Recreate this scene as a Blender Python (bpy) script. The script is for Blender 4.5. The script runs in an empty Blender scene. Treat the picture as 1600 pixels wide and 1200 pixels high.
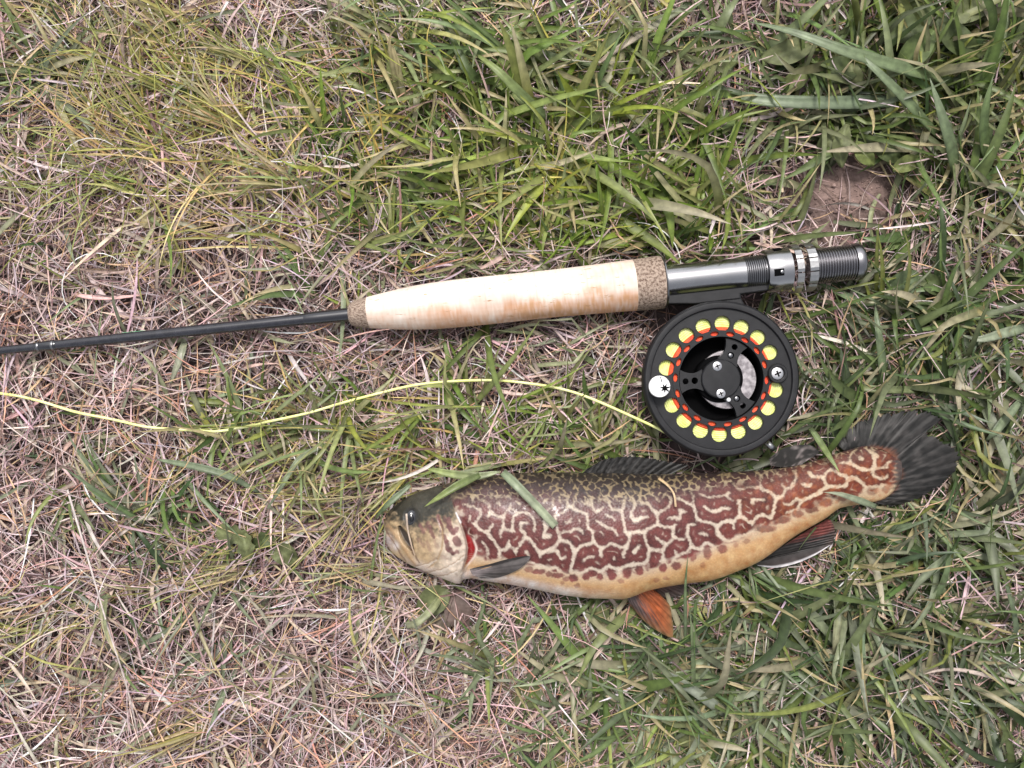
import bpy, math, random
import numpy as np
from mathutils import Vector

random.seed(7)
rng = np.random.default_rng(11)
S = bpy.context.scene
COL = S.collection
MM = 0.001

# ------------------------------------------------------------------ camera, sky, sun, exposure
HFOV = math.radians(62.0)
CAM_Z = 0.443
cam = bpy.data.cameras.new("camera")
cam.sensor_fit = 'HORIZONTAL'
cam.angle = HFOV
cam.clip_start = 0.01
cam.clip_end = 500.0
cam_o = bpy.data.objects.new("camera", cam)
COL.objects.link(cam_o)
cam_o.location = (0, 0, CAM_Z)
S.camera = cam_o

SUN_EL, SUN_AZ = math.radians(62), math.radians(100)      # azimuth counted from +x towards +y
world = bpy.data.worlds.new("World")
S.world = world
world.use_nodes = True
wn = world.node_tree
for n in list(wn.nodes):
    wn.nodes.remove(n)
w_out = wn.nodes.new("ShaderNodeOutputWorld")
w_bg = wn.nodes.new("ShaderNodeBackground")
w_sky = wn.nodes.new("ShaderNodeTexSky")
w_sky.sky_type = 'NISHITA'
w_sky.sun_disc = False
w_sky.sun_elevation = SUN_EL
w_sky.sun_rotation = math.pi / 2 - SUN_AZ
w_sky.dust_density = 4.0
w_sky.air_density = 1.0
w_hsv = wn.nodes.new("ShaderNodeHueSaturation")           # overcast: the blue is washed out by cloud
w_hsv.inputs['Saturation'].default_value = 0.25
wn.links.new(w_sky.outputs[0], w_hsv.inputs['Color'])
wn.links.new(w_hsv.outputs[0], w_bg.inputs['Color'])
w_bg.inputs['Strength'].default_value = 0.115
wn.links.new(w_bg.outputs[0], w_out.inputs['Surface'])

sun = bpy.data.lights.new("sun", 'SUN')
sun.energy = 1.5
sun.angle = math.radians(14)
sun.color = (1.0, 0.95, 0.9)
sun_o = bpy.data.objects.new("sun", sun)
COL.objects.link(sun_o)
sdir = Vector((math.cos(SUN_EL) * math.cos(SUN_AZ), math.cos(SUN_EL) * math.sin(SUN_AZ), math.sin(SUN_EL)))
sun_o.rotation_euler = sdir.to_track_quat('Z', 'Y').to_euler()
sun_o.location = sdir * 5

S.view_settings.view_transform = 'Standard'
S.view_settings.look = 'None'
S.view_settings.gamma = 1.0
S.view_settings.exposure = 0.86
S.render.engine = 'CYCLES'
S.cycles.max_bounces = 6
S.cycles.filter_width = 1.45

# ------------------------------------------------------------------ helpers
def sc(z):                       # metres per photo pixel at height z
    return (CAM_Z - z) * 2 * math.tan(HFOV / 2) / 1600.0

def P(px, py, z):                # point at height z seen at photo pixel (px, py)
    s = sc(z)
    return np.array([(px - 800) * s, (600 - py) * s, z])

def Pv(px, py, z):
    z = np.asarray(z, float)
    s = (CAM_Z - z) * 2 * math.tan(HFOV / 2) / 1600.0
    return np.stack([(np.asarray(px) - 800) * s, (600 - np.asarray(py)) * s, z + 0 * np.asarray(px)], -1)

def proj(v):
    s = (CAM_Z - v[..., 2]) * 2 * math.tan(HFOV / 2) / 1600.0
    return 800 + v[..., 0] / s, 600 - v[..., 1] / s

def sm(a, b, x):
    t = np.clip((x - a) / (b - a), 0, 1)
    return t * t * (3 - 2 * t)

def mixc(a, b, t):
    t = np.asarray(t)[..., None]
    return np.asarray(a) * (1 - t) + np.asarray(b) * t

def pchip(xs, ys):
    xs = np.array(xs, float); ys = np.array(ys, float)
    h = np.diff(xs); d = np.diff(ys) / h
    m = np.zeros(len(xs))
    for i in range(1, len(xs) - 1):
        if d[i-1] * d[i] > 0:
            w1 = 2*h[i] + h[i-1]; w2 = h[i] + 2*h[i-1]
            m[i] = (w1 + w2) / (w1 / d[i-1] + w2 / d[i])
    m[0] = d[0]; m[-1] = d[-1]
    def f(x):
        x = np.clip(np.asarray(x, float), xs[0], xs[-1])
        k = np.clip(np.searchsorted(xs, x) - 1, 0, len(xs) - 2)
        t = (x - xs[k]) / h[k]
        return ((2*t**3-3*t**2+1)*ys[k] + (t**3-2*t**2+t)*h[k]*m[k] + (-2*t**3+3*t**2)*ys[k+1] + (t**3-t**2)*h[k]*m[k+1])
    return f

def spline(pts, n):              # Catmull-Rom through points, n samples
    p = np.array(pts, float)
    if len(p) == 2:
        t = np.linspace(0, 1, n)[:, None]
        return p[0] * (1 - t) + p[1] * t
    d = np.r_[0, np.cumsum(np.linalg.norm(np.diff(p, axis=0), axis=1))]
    t = np.linspace(0, d[-1], n)
    pe = np.vstack([2*p[0]-p[1], p, 2*p[-1]-p[-2]])
    k = np.clip(np.searchsorted(d, t, side='right') - 1, 0, len(p) - 2)
    u = ((t - d[k]) / (d[k+1] - d[k]))[:, None]
    a, b, c, e = pe[k], pe[k+1], pe[k+2], pe[k+3]
    return 0.5*((2*b) + (-a+c)*u + (2*a-5*b+4*c-e)*u**2 + (-a+3*b-3*c+e)*u**3)

def snoise(nx, ny, lam, seed, aniso=1.0):    # periodic smooth noise, about -1..1, wavelength lam cells
    r = np.random.default_rng(seed)
    f = np.fft.fft2(r.standard_normal((ny, nx)))
    ky = np.fft.fftfreq(ny)[:, None]; kx = np.fft.fftfreq(nx)[None, :]
    k2 = (kx * aniso)**2 + ky**2
    o = np.real(np.fft.ifft2(f * np.exp(-k2 * (lam * 2.0)**2)))
    return o / (o.std() + 1e-9) * 0.5

def bil(img, x, y):
    ny, nx = img.shape
    x = np.clip(x, 0, nx - 1.001); y = np.clip(y, 0, ny - 1.001)
    i = x.astype(int); j = y.astype(int); fx = x - i; fy = y - j
    return (img[j, i]*(1-fx)*(1-fy) + img[j, i+1]*fx*(1-fy) + img[j+1, i]*(1-fx)*fy + img[j+1, i+1]*fx*fy)

ORG = {}

def tag(o, label=None, cat=None, group=None, kind=None):
    if label: o['label'] = label
    if cat: o['category'] = cat
    if group: o['group'] = group
    if kind: o['kind'] = kind
    return o

def empty(name, loc, label, cat, group=None):
    o = bpy.data.objects.new(name, None)
    o.empty_display_size = 0.01
    COL.objects.link(o)
    o.location = loc
    ORG[o.name] = np.array(loc, float)
    return tag(o, label, cat, group)

def mesh(name, v, f, mat, parent=None, smooth=True, col=None, origin=None, sharp=None, uv=None):
    """v (N,3) world coordinates, f list of index lists or an (M,k) array."""
    v = np.asarray(v, float)
    if parent is not None:
        org = ORG[parent.name]
    elif origin is not None:
        org = np.asarray(origin, float)
    else:
        org = np.zeros(3)
    v = v - org
    me = bpy.data.meshes.new(name)
    if isinstance(f, np.ndarray):
        m, k = f.shape
        me.vertices.add(len(v)); me.vertices.foreach_set('co', v.astype(np.float32).ravel())
        me.loops.add(m * k); me.loops.foreach_set('vertex_index', f.astype(np.int32).ravel())
        me.polygons.add(m); me.polygons.foreach_set('loop_start', np.arange(0, m*k, k, dtype=np.int32))
        me.update(calc_edges=True)
    else:
        me.from_pydata([tuple(p) for p in v], [], [list(map(int, q)) for q in f])
    me.validate()
    if smooth:
        me.polygons.foreach_set('use_smooth', np.ones(len(me.polygons), bool))
    if col is not None:
        a = me.attributes.new('Col', 'FLOAT_COLOR', 'POINT')
        c = np.ones((len(v), 4), np.float32); c[:, :3] = col
        a.data.foreach_set('color', c.ravel())
    if uv is not None:
        a = me.attributes.new('uvw', 'FLOAT_VECTOR', 'POINT')
        c = np.zeros((len(v), 3), np.float32); c[:, :uv.shape[1]] = uv
        a.data.foreach_set('vector', c.ravel())
    me.materials.append(mat)
    if sharp is not None:
        me.set_sharp_from_angle(angle=math.radians(sharp))
    o = bpy.data.objects.new(name, me)
    COL.objects.link(o)
    if parent is not None:
        o.parent = parent
        ORG[o.name] = org
    else:
        o.location = org
        ORG[o.name] = org
    return o

def gridf(n, m, closed=False):   # n rows, m columns (closed wraps the columns)
    mm = m if closed else m - 1
    i = np.arange(n - 1)[:, None]; j = np.arange(mm)[None, :]
    j2 = (j + 1) % m
    return np.stack([i*m + j, i*m + j2, (i+1)*m + j2, (i+1)*m + j], -1).reshape(-1, 4)

def sweep(pts, rad, seg=16, cap=True):
    p = np.array(pts, float); n = len(p)
    rad = np.broadcast_to(np.asarray(rad, float), (n,))
    t = np.gradient(p, axis=0); t /= np.linalg.norm(t, axis=1)[:, None] + 1e-12
    # transported frame
    up = np.array([0, 0, 1.0])
    if abs(t[0] @ up) > 0.95: up = np.array([0, 1.0, 0])
    a = np.cross(up, t[0]); a /= np.linalg.norm(a)
    A = np.zeros((n, 3)); A[0] = a
    for i in range(1, n):
        a = A[i-1] - t[i] * (A[i-1] @ t[i]); A[i] = a / (np.linalg.norm(a) + 1e-12)
    B = np.cross(t, A)
    th = np.linspace(0, 2*np.pi, seg, endpoint=False)
    v = p[:, None] + rad[:, None, None] * (A[:, None] * np.cos(th)[None, :, None] + B[:, None] * np.sin(th)[None, :, None])
    v = v.reshape(-1, 3)
    f = gridf(n, seg, True).tolist()
    if cap:
        f.append(list(range(seg - 1, -1, -1)))
        f.append(list(range((n-1)*seg, n*seg)))
    return v, f

def lathe_z(prof, c, seg=64, cap=False):   # prof list of (r, z) about a vertical axis through c (x, y)
    th = np.linspace(0, 2*np.pi, seg, endpoint=False)
    pr = np.array(prof, float)
    v = np.stack([c[0] + pr[:, None, 0]*np.cos(th), c[1] + pr[:, None, 0]*np.sin(th), pr[:, None, 1] + 0*th], -1).reshape(-1, 3)
    f = gridf(len(pr), seg, True).tolist()
    if cap:
        f.append(list(range((len(pr)-1)*seg, len(pr)*seg)))
    return v, f

def merge(parts):
    V, F, o = [], [], 0
    for v, f in parts:
        V.append(np.asarray(v, float)); F += [[int(i) + o for i in q] for q in f]; o += len(v)
    return np.vstack(V), F

# ------------------------------------------------------------------ materials
def newmat(name):
    m = bpy.data.materials.new(name); m.use_nodes = True
    nt = m.node_tree
    return m, nt, nt.nodes['Principled BSDF'], nt.nodes['Material Output']

def nd(nt, t, **kw):
    n = nt.nodes.new(t)
    for k, v in kw.items():
        if k in n.inputs: n.inputs[k].default_value = v
        else: setattr(n, k, v)
    return n

def simple(name, col, rough=0.5, metal=0.0, noise=None, bump=None, coat=0.0, spec=0.5, emis=None):
    m, nt, b, o = newmat(name)
    b.inputs['Base Color'].default_value = (*col, 1)
    b.inputs['Roughness'].default_value = rough
    b.inputs['Metallic'].default_value = metal
    b.inputs['Coat Weight'].default_value = coat
    b.inputs['Specular IOR Level'].default_value = spec
    tc = nd(nt, 'ShaderNodeTexCoord')
    if noise:                      # (scale, amount, colour 2)
        nz = nd(nt, 'ShaderNodeTexNoise', Scale=noise[0], Detail=5.0)
        nt.links.new(tc.outputs['Object'], nz.inputs['Vector'])
        rp = nd(nt, 'ShaderNodeMapRange'); rp.inputs[1].default_value = 0.38; rp.inputs[2].default_value = 0.62
        nt.links.new(nz.outputs[0], rp.inputs[0])
        mx = nd(nt, 'ShaderNodeMix', data_type='RGBA')
        mu = nd(nt, 'ShaderNodeMath', operation='MULTIPLY'); mu.inputs[1].default_value = noise[1]
        nt.links.new(rp.outputs[0], mu.inputs[0])
        nt.links.new(mu.outputs[0], mx.inputs[0])
        mx.inputs[6].default_value = (*col, 1); mx.inputs[7].default_value = (*noise[2], 1)
        nt.links.new(mx.outputs[2], b.inputs['Base Color'])
    if bump:                       # (scale, strength, distance)
        bz = nd(nt, 'ShaderNodeTexNoise', Scale=bump[0], Detail=4.0)
        nt.links.new(tc.outputs['Object'], bz.inputs['Vector'])
        bp = nd(nt, 'ShaderNodeBump', Strength=bump[1], Distance=bump[2])
        nt.links.new(bz.outputs[0], bp.inputs['Height'])
        nt.links.new(bp.outputs[0], b.inputs['Normal'])
    return m

def grass_mat(name, rough, trans, spec=0.35):
    m, nt, b, o = newmat(name)
    at = nd(nt, 'ShaderNodeAttribute', attribute_name='Col')
    tc = nd(nt, 'ShaderNodeTexCoord')
    nz = nd(nt, 'ShaderNodeTexNoise', Scale=260.0, Detail=3.0)
    nt.links.new(tc.outputs['Object'], nz.inputs['Vector'])
    rp = nd(nt, 'ShaderNodeMapRange'); rp.inputs[1].default_value = 0.3; rp.inputs[2].default_value = 0.7
    rp.inputs[3].default_value = 0.72; rp.inputs[4].default_value = 1.25
    nt.links.new(nz.outputs[0], rp.inputs[0])
    mx = nd(nt, 'ShaderNodeVectorMath', operation='SCALE')
    nt.links.new(at.outputs['Color'], mx.inputs[0]); nt.links.new(rp.outputs[0], mx.inputs['Scale'])
    nt.links.new(mx.outputs[0], b.inputs['Base Color'])
    b.inputs['Roughness'].default_value = rough
    b.inputs['Specular IOR Level'].default_value = spec
    tr = nd(nt, 'ShaderNodeBsdfTranslucent')
    nt.links.new(mx.outputs[0], tr.inputs['Color'])
    ms = nd(nt, 'ShaderNodeMixShader'); ms.inputs[0].default_value = trans
    nt.links.new(b.outputs[0], ms.inputs[1]); nt.links.new(tr.outputs[0], ms.inputs[2])
    nt.links.new(ms.outputs[0], o.inputs['Surface'])
    return m

M_straw = grass_mat('dry_straw', 0.55, 0.15, 0.4)
M_green = grass_mat('green_blade', 0.42, 0.28, 0.45)
M_leaf = grass_mat('weed_leaf', 0.55, 0.22, 0.3)

# soil
m, nt, b, o = newmat('soil'); M_soil = m
tc = nd(nt, 'ShaderNodeTexCoord')
n1 = nd(nt, 'ShaderNodeTexNoise', Scale=55.0, Detail=8.0, Roughness=0.7)
n2 = nd(nt, 'ShaderNodeTexNoise', Scale=420.0, Detail=4.0)
for n in (n1, n2): nt.links.new(tc.outputs['Object'], n.inputs['Vector'])
cr = nd(nt, 'ShaderNodeValToRGB')
cr.color_ramp.elements[0].position = 0.32; cr.color_ramp.elements[0].color = (0.45, 0.43, 0.43, 1)
cr.color_ramp.elements[1].position = 0.70; cr.color_ramp.elements[1].color = (1.5, 1.5, 1.5, 1)
mxm = nd(nt, 'ShaderNodeMath', operation='MULTIPLY_ADD'); mxm.inputs[1].default_value = 0.5
hal = nd(nt, 'ShaderNodeMath', operation='MULTIPLY'); hal.inputs[1].default_value = 0.5
nt.links.new(n2.outputs[0], mxm.inputs[0]); nt.links.new(n1.outputs[0], hal.inputs[0]); nt.links.new(hal.outputs[0], mxm.inputs[2])
nt.links.new(mxm.outputs[0], cr.inputs[0]); sat_ = nd(nt, 'ShaderNodeAttribute', attribute_name='Col'); smul = nd(nt, 'ShaderNodeVectorMath', operation='MULTIPLY')
nt.links.new(cr.outputs[0], smul.inputs[0]); nt.links.new(sat_.outputs['Color'], smul.inputs[1]); nt.links.new(smul.outputs[0], b.inputs['Base Color'])
bp = nd(nt, 'ShaderNodeBump', Strength=0.8, Distance=0.002)
nt.links.new(mxm.outputs[0], bp.inputs['Height']); nt.links.new(bp.outputs[0], b.inputs['Normal'])
b.inputs['Roughness'].default_value = 0.95; b.inputs['Specular IOR Level'].default_value = 0.15

M_blank = simple('graphite_blank', (0.012, 0.012, 0.017), 0.22, coat=0.5, noise=(300, 0.5, (0.03, 0.03, 0.04)))
M_wrap = simple('thread_wrap', (0.008, 0.008, 0.012), 0.15, coat=1.0)
M_decal = simple('green_print', (0.25, 0.62, 0.36), 0.5)
M_wire = simple('wire', (0.55, 0.55, 0.56), 0.3, 1.0)
M_nickel = simple('nickel', (0.40, 0.395, 0.405), 0.2, 1.0, noise=(120, 0.35, (0.33, 0.325, 0.33)), bump=(500, 0.02, 0.0001))
M_alu = simple('brushed_aluminium', (0.47, 0.465, 0.465), 0.34, 1.0, noise=(300, 0.6, (0.34, 0.335, 0.335)), bump=(700, 0.2, 0.0003))
M_dkalu = simple('grey_metal', (0.25, 0.245, 0.255), 0.27, 1.0)
M_dkmetal = simple('dark_metal', (0.22, 0.22, 0.23), 0.3, 1.0)
M_black = simple('black_anodised', (0.009, 0.009, 0.0105), 0.46, noise=(220, 0.6, (0.017, 0.017, 0.019)), bump=(900, 0.15, 0.0002), spec=0.32)
M_blackdeep = simple('black_inner', (0.003, 0.003, 0.0034), 0.8, spec=0.04)  # recess shade put into the colour; also serves the dark cap mark
M_screw = simple('screw_steel', (0.62, 0.61, 0.62), 0.35, 1.0)
M_lime = simple('lime_line', (0.64, 0.70, 0.20), 0.42, noise=(420, 0.8, (0.74, 0.76, 0.36)))
M_line = simple('fly_line_yellow', (0.74, 0.76, 0.24), 0.4, noise=(90, 0.8, (0.80, 0.80, 0.44)))
M_red = simple('red_backing', (0.70, 0.065, 0.025), 0.5, noise=(300, 0.5, (0.80, 0.16, 0.05)))
M_white = simple('white_plastic', (0.78, 0.78, 0.79), 0.35, noise=(200, 0.5, (0.55, 0.55, 0.57)))
M_silverdisc = simple('scuffed_silver', (0.42, 0.39, 0.40), 0.4, 0.8, noise=(420, 1.0, (0.22, 0.20, 0.21)), bump=(600, 0.3, 0.0003))
M_eye = simple('fish_eye', (0.020, 0.022, 0.027), 0.14, coat=0.8, noise=(400, 0.7, (0.045, 0.045, 0.05)))
M_pupil = simple('fish_pupil', (0.004, 0.004, 0.006), 0.05, coat=1.0)

# cork: 'uvw' = (along, around, 0) in metres
def cork_mat(name, c_hi, c_lo, dark, burl=False):
    m, nt, b, o = newmat(name)
    at = nd(nt, 'ShaderNodeAttribute', attribute_name='uvw')
    col = nd(nt, 'ShaderNodeAttribute', attribute_name='Col')
    mp = nd(nt, 'ShaderNodeMapping'); nt.links.new(at.outputs['Vector'], mp.inputs['Vector'])
    mp.inputs['Scale'].default_value = (.55, 2.6, 1) if not burl else (1, 1, 1)
    n1 = nd(nt, 'ShaderNodeTexNoise', Scale=190.0 if not burl else 760.0, Detail=6.0, Roughness=0.7)
    nt.links.new(mp.outputs[0], n1.inputs['Vector'])
    r1 = nd(nt, 'ShaderNodeMapRange')
    r1.inputs[1].default_value, r1.inputs[2].default_value = (0.33, 0.39) if not burl else (0.40, 0.56)
    nt.links.new(n1.outputs[0], r1.inputs[0])
    mx = nd(nt, 'ShaderNodeMix', data_type='RGBA')
    nt.links.new(r1.outputs[0], mx.inputs[0])
    mx.inputs[6].default_value = (*dark, 1)
    nt.links.new(col.outputs['Color'], mx.inputs[7])
    n2 = nd(nt, 'ShaderNodeTexNoise', Scale=60.0, Detail=5.0); nt.links.new(mp.outputs[0], n2.inputs['Vector'])
    r2 = nd(nt, 'ShaderNodeMapRange'); r2.inputs[1].default_value = 0.35; r2.inputs[2].default_value = 0.65
    r2.inputs[3].default_value = 0.86; r2.inputs[4].default_value = 1.06
    nt.links.new(n2.outputs[0], r2.inputs[0])
    vs = nd(nt, 'ShaderNodeVectorMath', operation='SCALE')
    nt.links.new(mx.outputs[2], vs.inputs[0]); nt.links.new(r2.outputs[0], vs.inputs['Scale'])
    nt.links.new(vs.outputs[0], b.inputs['Base Color'])
    bp = nd(nt, 'ShaderNodeBump', Strength=0.35, Distance=0.0006)
    nt.links.new(r1.outputs[0], bp.inputs['Height']); nt.links.new(bp.outputs[0], b.inputs['Normal'])
    b.inputs['Roughness'].default_value = 0.75; b.inputs['Specular IOR Level'].default_value = 0.25
    return m
M_cork = cork_mat('cork', None, None, (0.42, 0.25, 0.13))
M_burl = cork_mat('burl_cork', None, None, (0.12, 0.075, 0.055), True)

# trout skin
def skin_mat(name, rough, scale_bump, coat):
    m, nt, b, o = newmat(name)
    at = nd(nt, 'ShaderNodeAttribute', attribute_name='Col')
    tc = nd(nt, 'ShaderNodeTexCoord')
    vo = nd(nt, 'ShaderNodeTexVoronoi', Scale=820.0)
    nt.links.new(tc.outputs['Object'], vo.inputs['Vector'])
    rp = nd(nt, 'ShaderNodeMapRange'); rp.inputs[1].default_value = 0.0; rp.inputs[2].default_value = 0.55
    rp.inputs[3].default_value = 1.10; rp.inputs[4].default_value = 0.93
    nt.links.new(vo.outputs['Distance'], rp.inputs[0])
    mx = nd(nt, 'ShaderNodeVectorMath', operation='SCALE')
    nt.links.new(at.outputs['Color'], mx.inputs[0]); nt.links.new(rp.outputs[0], mx.inputs['Scale'])
    nt.links.new(mx.outputs[0], b.inputs['Base Color'])
    bp = nd(nt, 'ShaderNodeBump', Strength=scale_bump, Distance=0.0004, invert=True)
    nt.links.new(vo.outputs['Distance'], bp.inputs['Height']); nt.links.new(bp.outputs[0], b.inputs['Normal'])
    b.inputs['Roughness'].default_value = rough
    wn_ = nd(nt, 'ShaderNodeTexNoise', Scale=330.0, Detail=5.0, Roughness=0.7); nt.links.new(tc.outputs['Object'], wn_.inputs['Vector'])
    wr_ = nd(nt, 'ShaderNodeMapRange'); wr_.inputs[1].default_value = 0.50; wr_.inputs[2].default_value = 0.62; wr_.inputs[3].default_value = 0.0; wr_.inputs[4].default_value = coat
    nt.links.new(wn_.outputs[0], wr_.inputs[0]); nt.links.new(wr_.outputs[0], b.inputs['Coat Weight'])
    b.inputs['Coat Roughness'].default_value = 0.12
    b.inputs['Specular IOR Level'].default_value = 0.32
    b.inputs['Subsurface Weight'].default_value = 0.06
    b.inputs['Subsurface Radius'].default_value = (0.002, 0.001, 0.0006)
    b.inputs['Subsurface Scale'].default_value = 0.6
    return m
M_skin = skin_mat('trout_skin', 0.40, 0.30, 0.45)
M_fin = grass_mat('fin_membrane', 0.5, 0.1, 0.3)

# ------------------------------------------------------------------ ground
NG = 360
gx = np.linspace(-0.75, 0.75, NG); gy = np.linspace(-0.62, 0.62, NG)
GX, GY = np.meshgrid(gx, gy)
g_h = (snoise(NG, NG, 22, 1) * 2.6 + snoise(NG, NG, 7, 2) * 1.3 + snoise(NG, NG, 2.2, 3) * 0.7) * MM
edge = np.minimum(np.minimum(GX + 0.75, 0.75 - GX), np.minimum(GY + 0.62, 0.62 - GY))
g_h = (g_h - 1.5 * MM) * sm(0, 0.12, edge)
def ground_z(x, y):
    return bil(g_h, (x + 0.75) / 1.5 * (NG - 1), (y + 0.62) / 1.24 * (NG - 1))
gv = np.stack([GX, GY, g_h], -1).reshape(-1, 3)
gf = gridf(NG, NG).tolist()
# one sheet: the fine patch joined to a far rim that reaches the horizon
rim_i = [0, NG - 1, NG * NG - 1, NG * (NG - 1)]
far = np.array([[-150, -150, 0], [150, -150, 0], [150, 150, 0], [-150, 150, 0]], float)
nb = len(gv)
gv = np.vstack([gv, far])
bot = list(range(0, NG)); rgt = [NG*k + NG - 1 for k in range(NG)]
top = [NG*(NG-1) + k for k in range(NG - 1, -1, -1)]; lft = [NG*k for k in range(NG - 1, -1, -1)]
for k, e in enumerate((bot, rgt, top, lft)):
    gf.append([nb + k, nb + (k+1) % 4] + e[::-1])
GREEN = [(830, 260, 260, 150, .9), (720, 60, 190, 90, .7), (1080, 350, 130, 70, .7), (1480, 130, 190, 200, 1.1), (1430, 560, 200, 180, .9),
         (1350, 980, 300, 220, .9), (1080, 1090, 170, 110, .8), (1240, 120, 150, 100, .5), (700, 680, 330, 60, .45), (1120, 760, 200, 90, .5),
         (60, 110, 90, 120, .35), (420, 680, 130, 80, .3), (240, 830, 130, 120, .3), (560, 330, 100, 120, .4), (900, 1060, 120, 120, .35)]
BARE = [(1330, 288, 92, 62, 1.15), (790, 1150, 50, 32, .9), (470, 95, 40, 30, .6), (1290, 370, 60, 30, .6), (440, 850, 40, 25, .5)]
def bump(px, py, items, base):
    o = np.zeros(np.shape(px)) + base
    for cx, cy, rx, ry, a in items:
        o += a * np.exp(-((px - cx) / rx)**2 - ((py - cy) / ry)**2)
    return o
s0_ = sc(0.0)
dry = np.clip(bump(800 + gv[:, 0] / s0_, 600 - gv[:, 1] / s0_, BARE, 0), 0, 1)  # paler where dried bare; elsewhere the grass gaps' shade is painted into the soil
tag(mesh('ground', gv, gf, M_soil, col=mixc((.075, .056, .054), (.22, .155, .135), dry)), 'dark crumbly soil under the worn lawn', None, None, 'structure')

# ------------------------------------------------------------------ where the big things lie: how high grass may reach under them
CX, CY = 760, 620
clear = np.full((CY, CX), 9.0)
cxs = np.linspace(-0.38, 0.38, CX); cys = np.linspace(-0.31, 0.31, CY)
CGX, CGY = np.meshgrid(cxs, cys)
def clear_at(x, y):
    i = np.clip(((x + 0.38) / 0.76 * (CX - 1)).round().astype(int), 0, CX - 1)
    j = np.clip(((y + 0.31) / 0.62 * (CY - 1)).round().astype(int), 0, CY - 1)
    inside = (np.abs(x) < 0.38) & (np.abs(y) < 0.31)
    return np.where(inside, clear[j, i], 9.0)

# rod axis
ZA = 0.0175
def rod_z(px):
    return np.interp(px, [-3000, 0, 480, 600, 1400], [0.012, 0.0125, 0.0165, ZA, ZA])
def rod_pt(px):
    z = rod_z(px)
    return Pv(px, 548 - 0.1033 * np.asarray(px, float), z)
S17 = sc(ZA)

# fish outline (photo pixels)
fU = pchip([599.5, 600.5, 602, 605, 611, 620, 640, 664, 692, 720, 760, 800, 840, 880, 920, 980, 1037, 1100, 1170, 1231, 1267, 1300, 1330, 1352, 1380, 1405],
           [826, 818, 811, 803, 795, 788, 775, 765, 757, 751, 745, 740, 738, 738, 739, 740, 741, 739, 736, 730, 722, 711, 702, 697, 704, 716])
fL = pchip([599.5, 600.5, 602, 605, 610, 630, 660, 692, 706, 714, 719, 724, 736, 760, 800, 840, 880, 925, 970, 1015, 1071, 1105, 1150, 1180, 1240, 1288, 1312, 1350, 1374, 1392, 1405],
           [832, 838, 843, 850, 859, 876, 891, 904, 909, 912, 912, 906, 904, 908, 914, 922, 930, 935, 936, 922, 912, 908, 893, 880, 838, 810, 794, 787, 782, 771, 752])
fT = pchip([599.5, 602, 608, 620, 660, 720, 800, 900, 980, 1100, 1200, 1300, 1370, 1405],
           [0.3, 2.4, 4.2, 7, 12, 16.5, 18.5, 19.5, 19.5, 16, 12, 8.2, 5.0, 3.2])
def fZ(X):
    return (0.0035 + fT(X) * 0.86 * MM) * sm(560, 640, X) + 0.0075 * (1 - sm(560, 640, X)) + 0.0045 * sm(1150, 1400, X)

# fill clearance: fish
zf = 0.018
s_ = sc(zf)
PXX = 800 + CGX / s_; PYY = 600 - CGY / s_
inx = (PXX > 600) & (PXX < 1404)
u_, l_, t_ = fU(PXX), fL(PXX), fT(PXX) * MM
vv = np.clip((PYY - (u_ + l_) / 2) / ((l_ - u_) / 2 + 0.5), -1.2, 1.2)
near = inx & (np.abs(PYY - (u_ + l_) / 2) < (l_ - u_) / 2 + 7)
clear[near] = .0075
ins = inx & (np.abs(vv) < 1)
clear[ins] = (fZ(PXX) - t_ * np.sqrt(np.clip(1 - vv**2, 0, 1)) * 0.9 - 1 * MM)[ins]
# rod + grip + seat
ax0 = rod_pt(0.0)[:2]; ax1 = rod_pt(1345.0)[:2]
ad = (ax1 - ax0) / np.linalg.norm(ax1 - ax0)
along = (CGX - ax0[0]) * ad[0] + (CGY - ax0[1]) * ad[1]
dist = np.abs(-(CGX - ax0[0]) * ad[1] + (CGY - ax0[1]) * ad[0])
PXr = along / S17 * 1345 / np.hypot(1345, 139) 
rr = np.interp(PXr, [-900, 0, 480, 545, 577, 700, 1033, 1036, 1190, 1195, 1270, 1275, 1345], np.array([5, 7, 10, 11, 25, 38, 41, 26, 26, 38, 38, 29, 29]) * S17)
ins = (PXr < 1350) & (dist < rr + 0.4 * MM)
clear[ins] = np.minimum(clear, rod_z(PXr) - np.sqrt(np.clip(rr**2 - dist**2, 0, 1)) - 1 * MM)[ins]
# reel
ZT = 0.0315
SR = sc(ZT)
RC = P(1128, 592, ZT)
dr = np.hypot(CGX - RC[0], CGY - RC[1])
clear[dr < 132 * SR] = 0.007
clear[dr < 124 * SR] = 0.002
fx, fy = (800 + CGX / S17), (600 - CGY / S17)
clear[(fx > 1040) & (fx < 1196) & (fy > 440) & (fy < 490)] = 0.002
an_ = np.arctan2(fy - 290, fx - 1330)
k = ((fx - 1330) / 62)**2 + ((fy - 290) / 40)**2 < 1 + .38 * np.sin(an_ * 3 + 1) + .30 * np.sin(an_ * 7 + 2) + .2 * np.sin(an_ * 13)          # the bare soil patch stays bare
clear[k] = np.minimum(clear[k], .0042)
k = (fx > 1000) & (fx < 1215) & (fy > 690) & (fy < 745)      # dark hollow between reel and fish
clear[k] = np.minimum(clear[k], .005)
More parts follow.
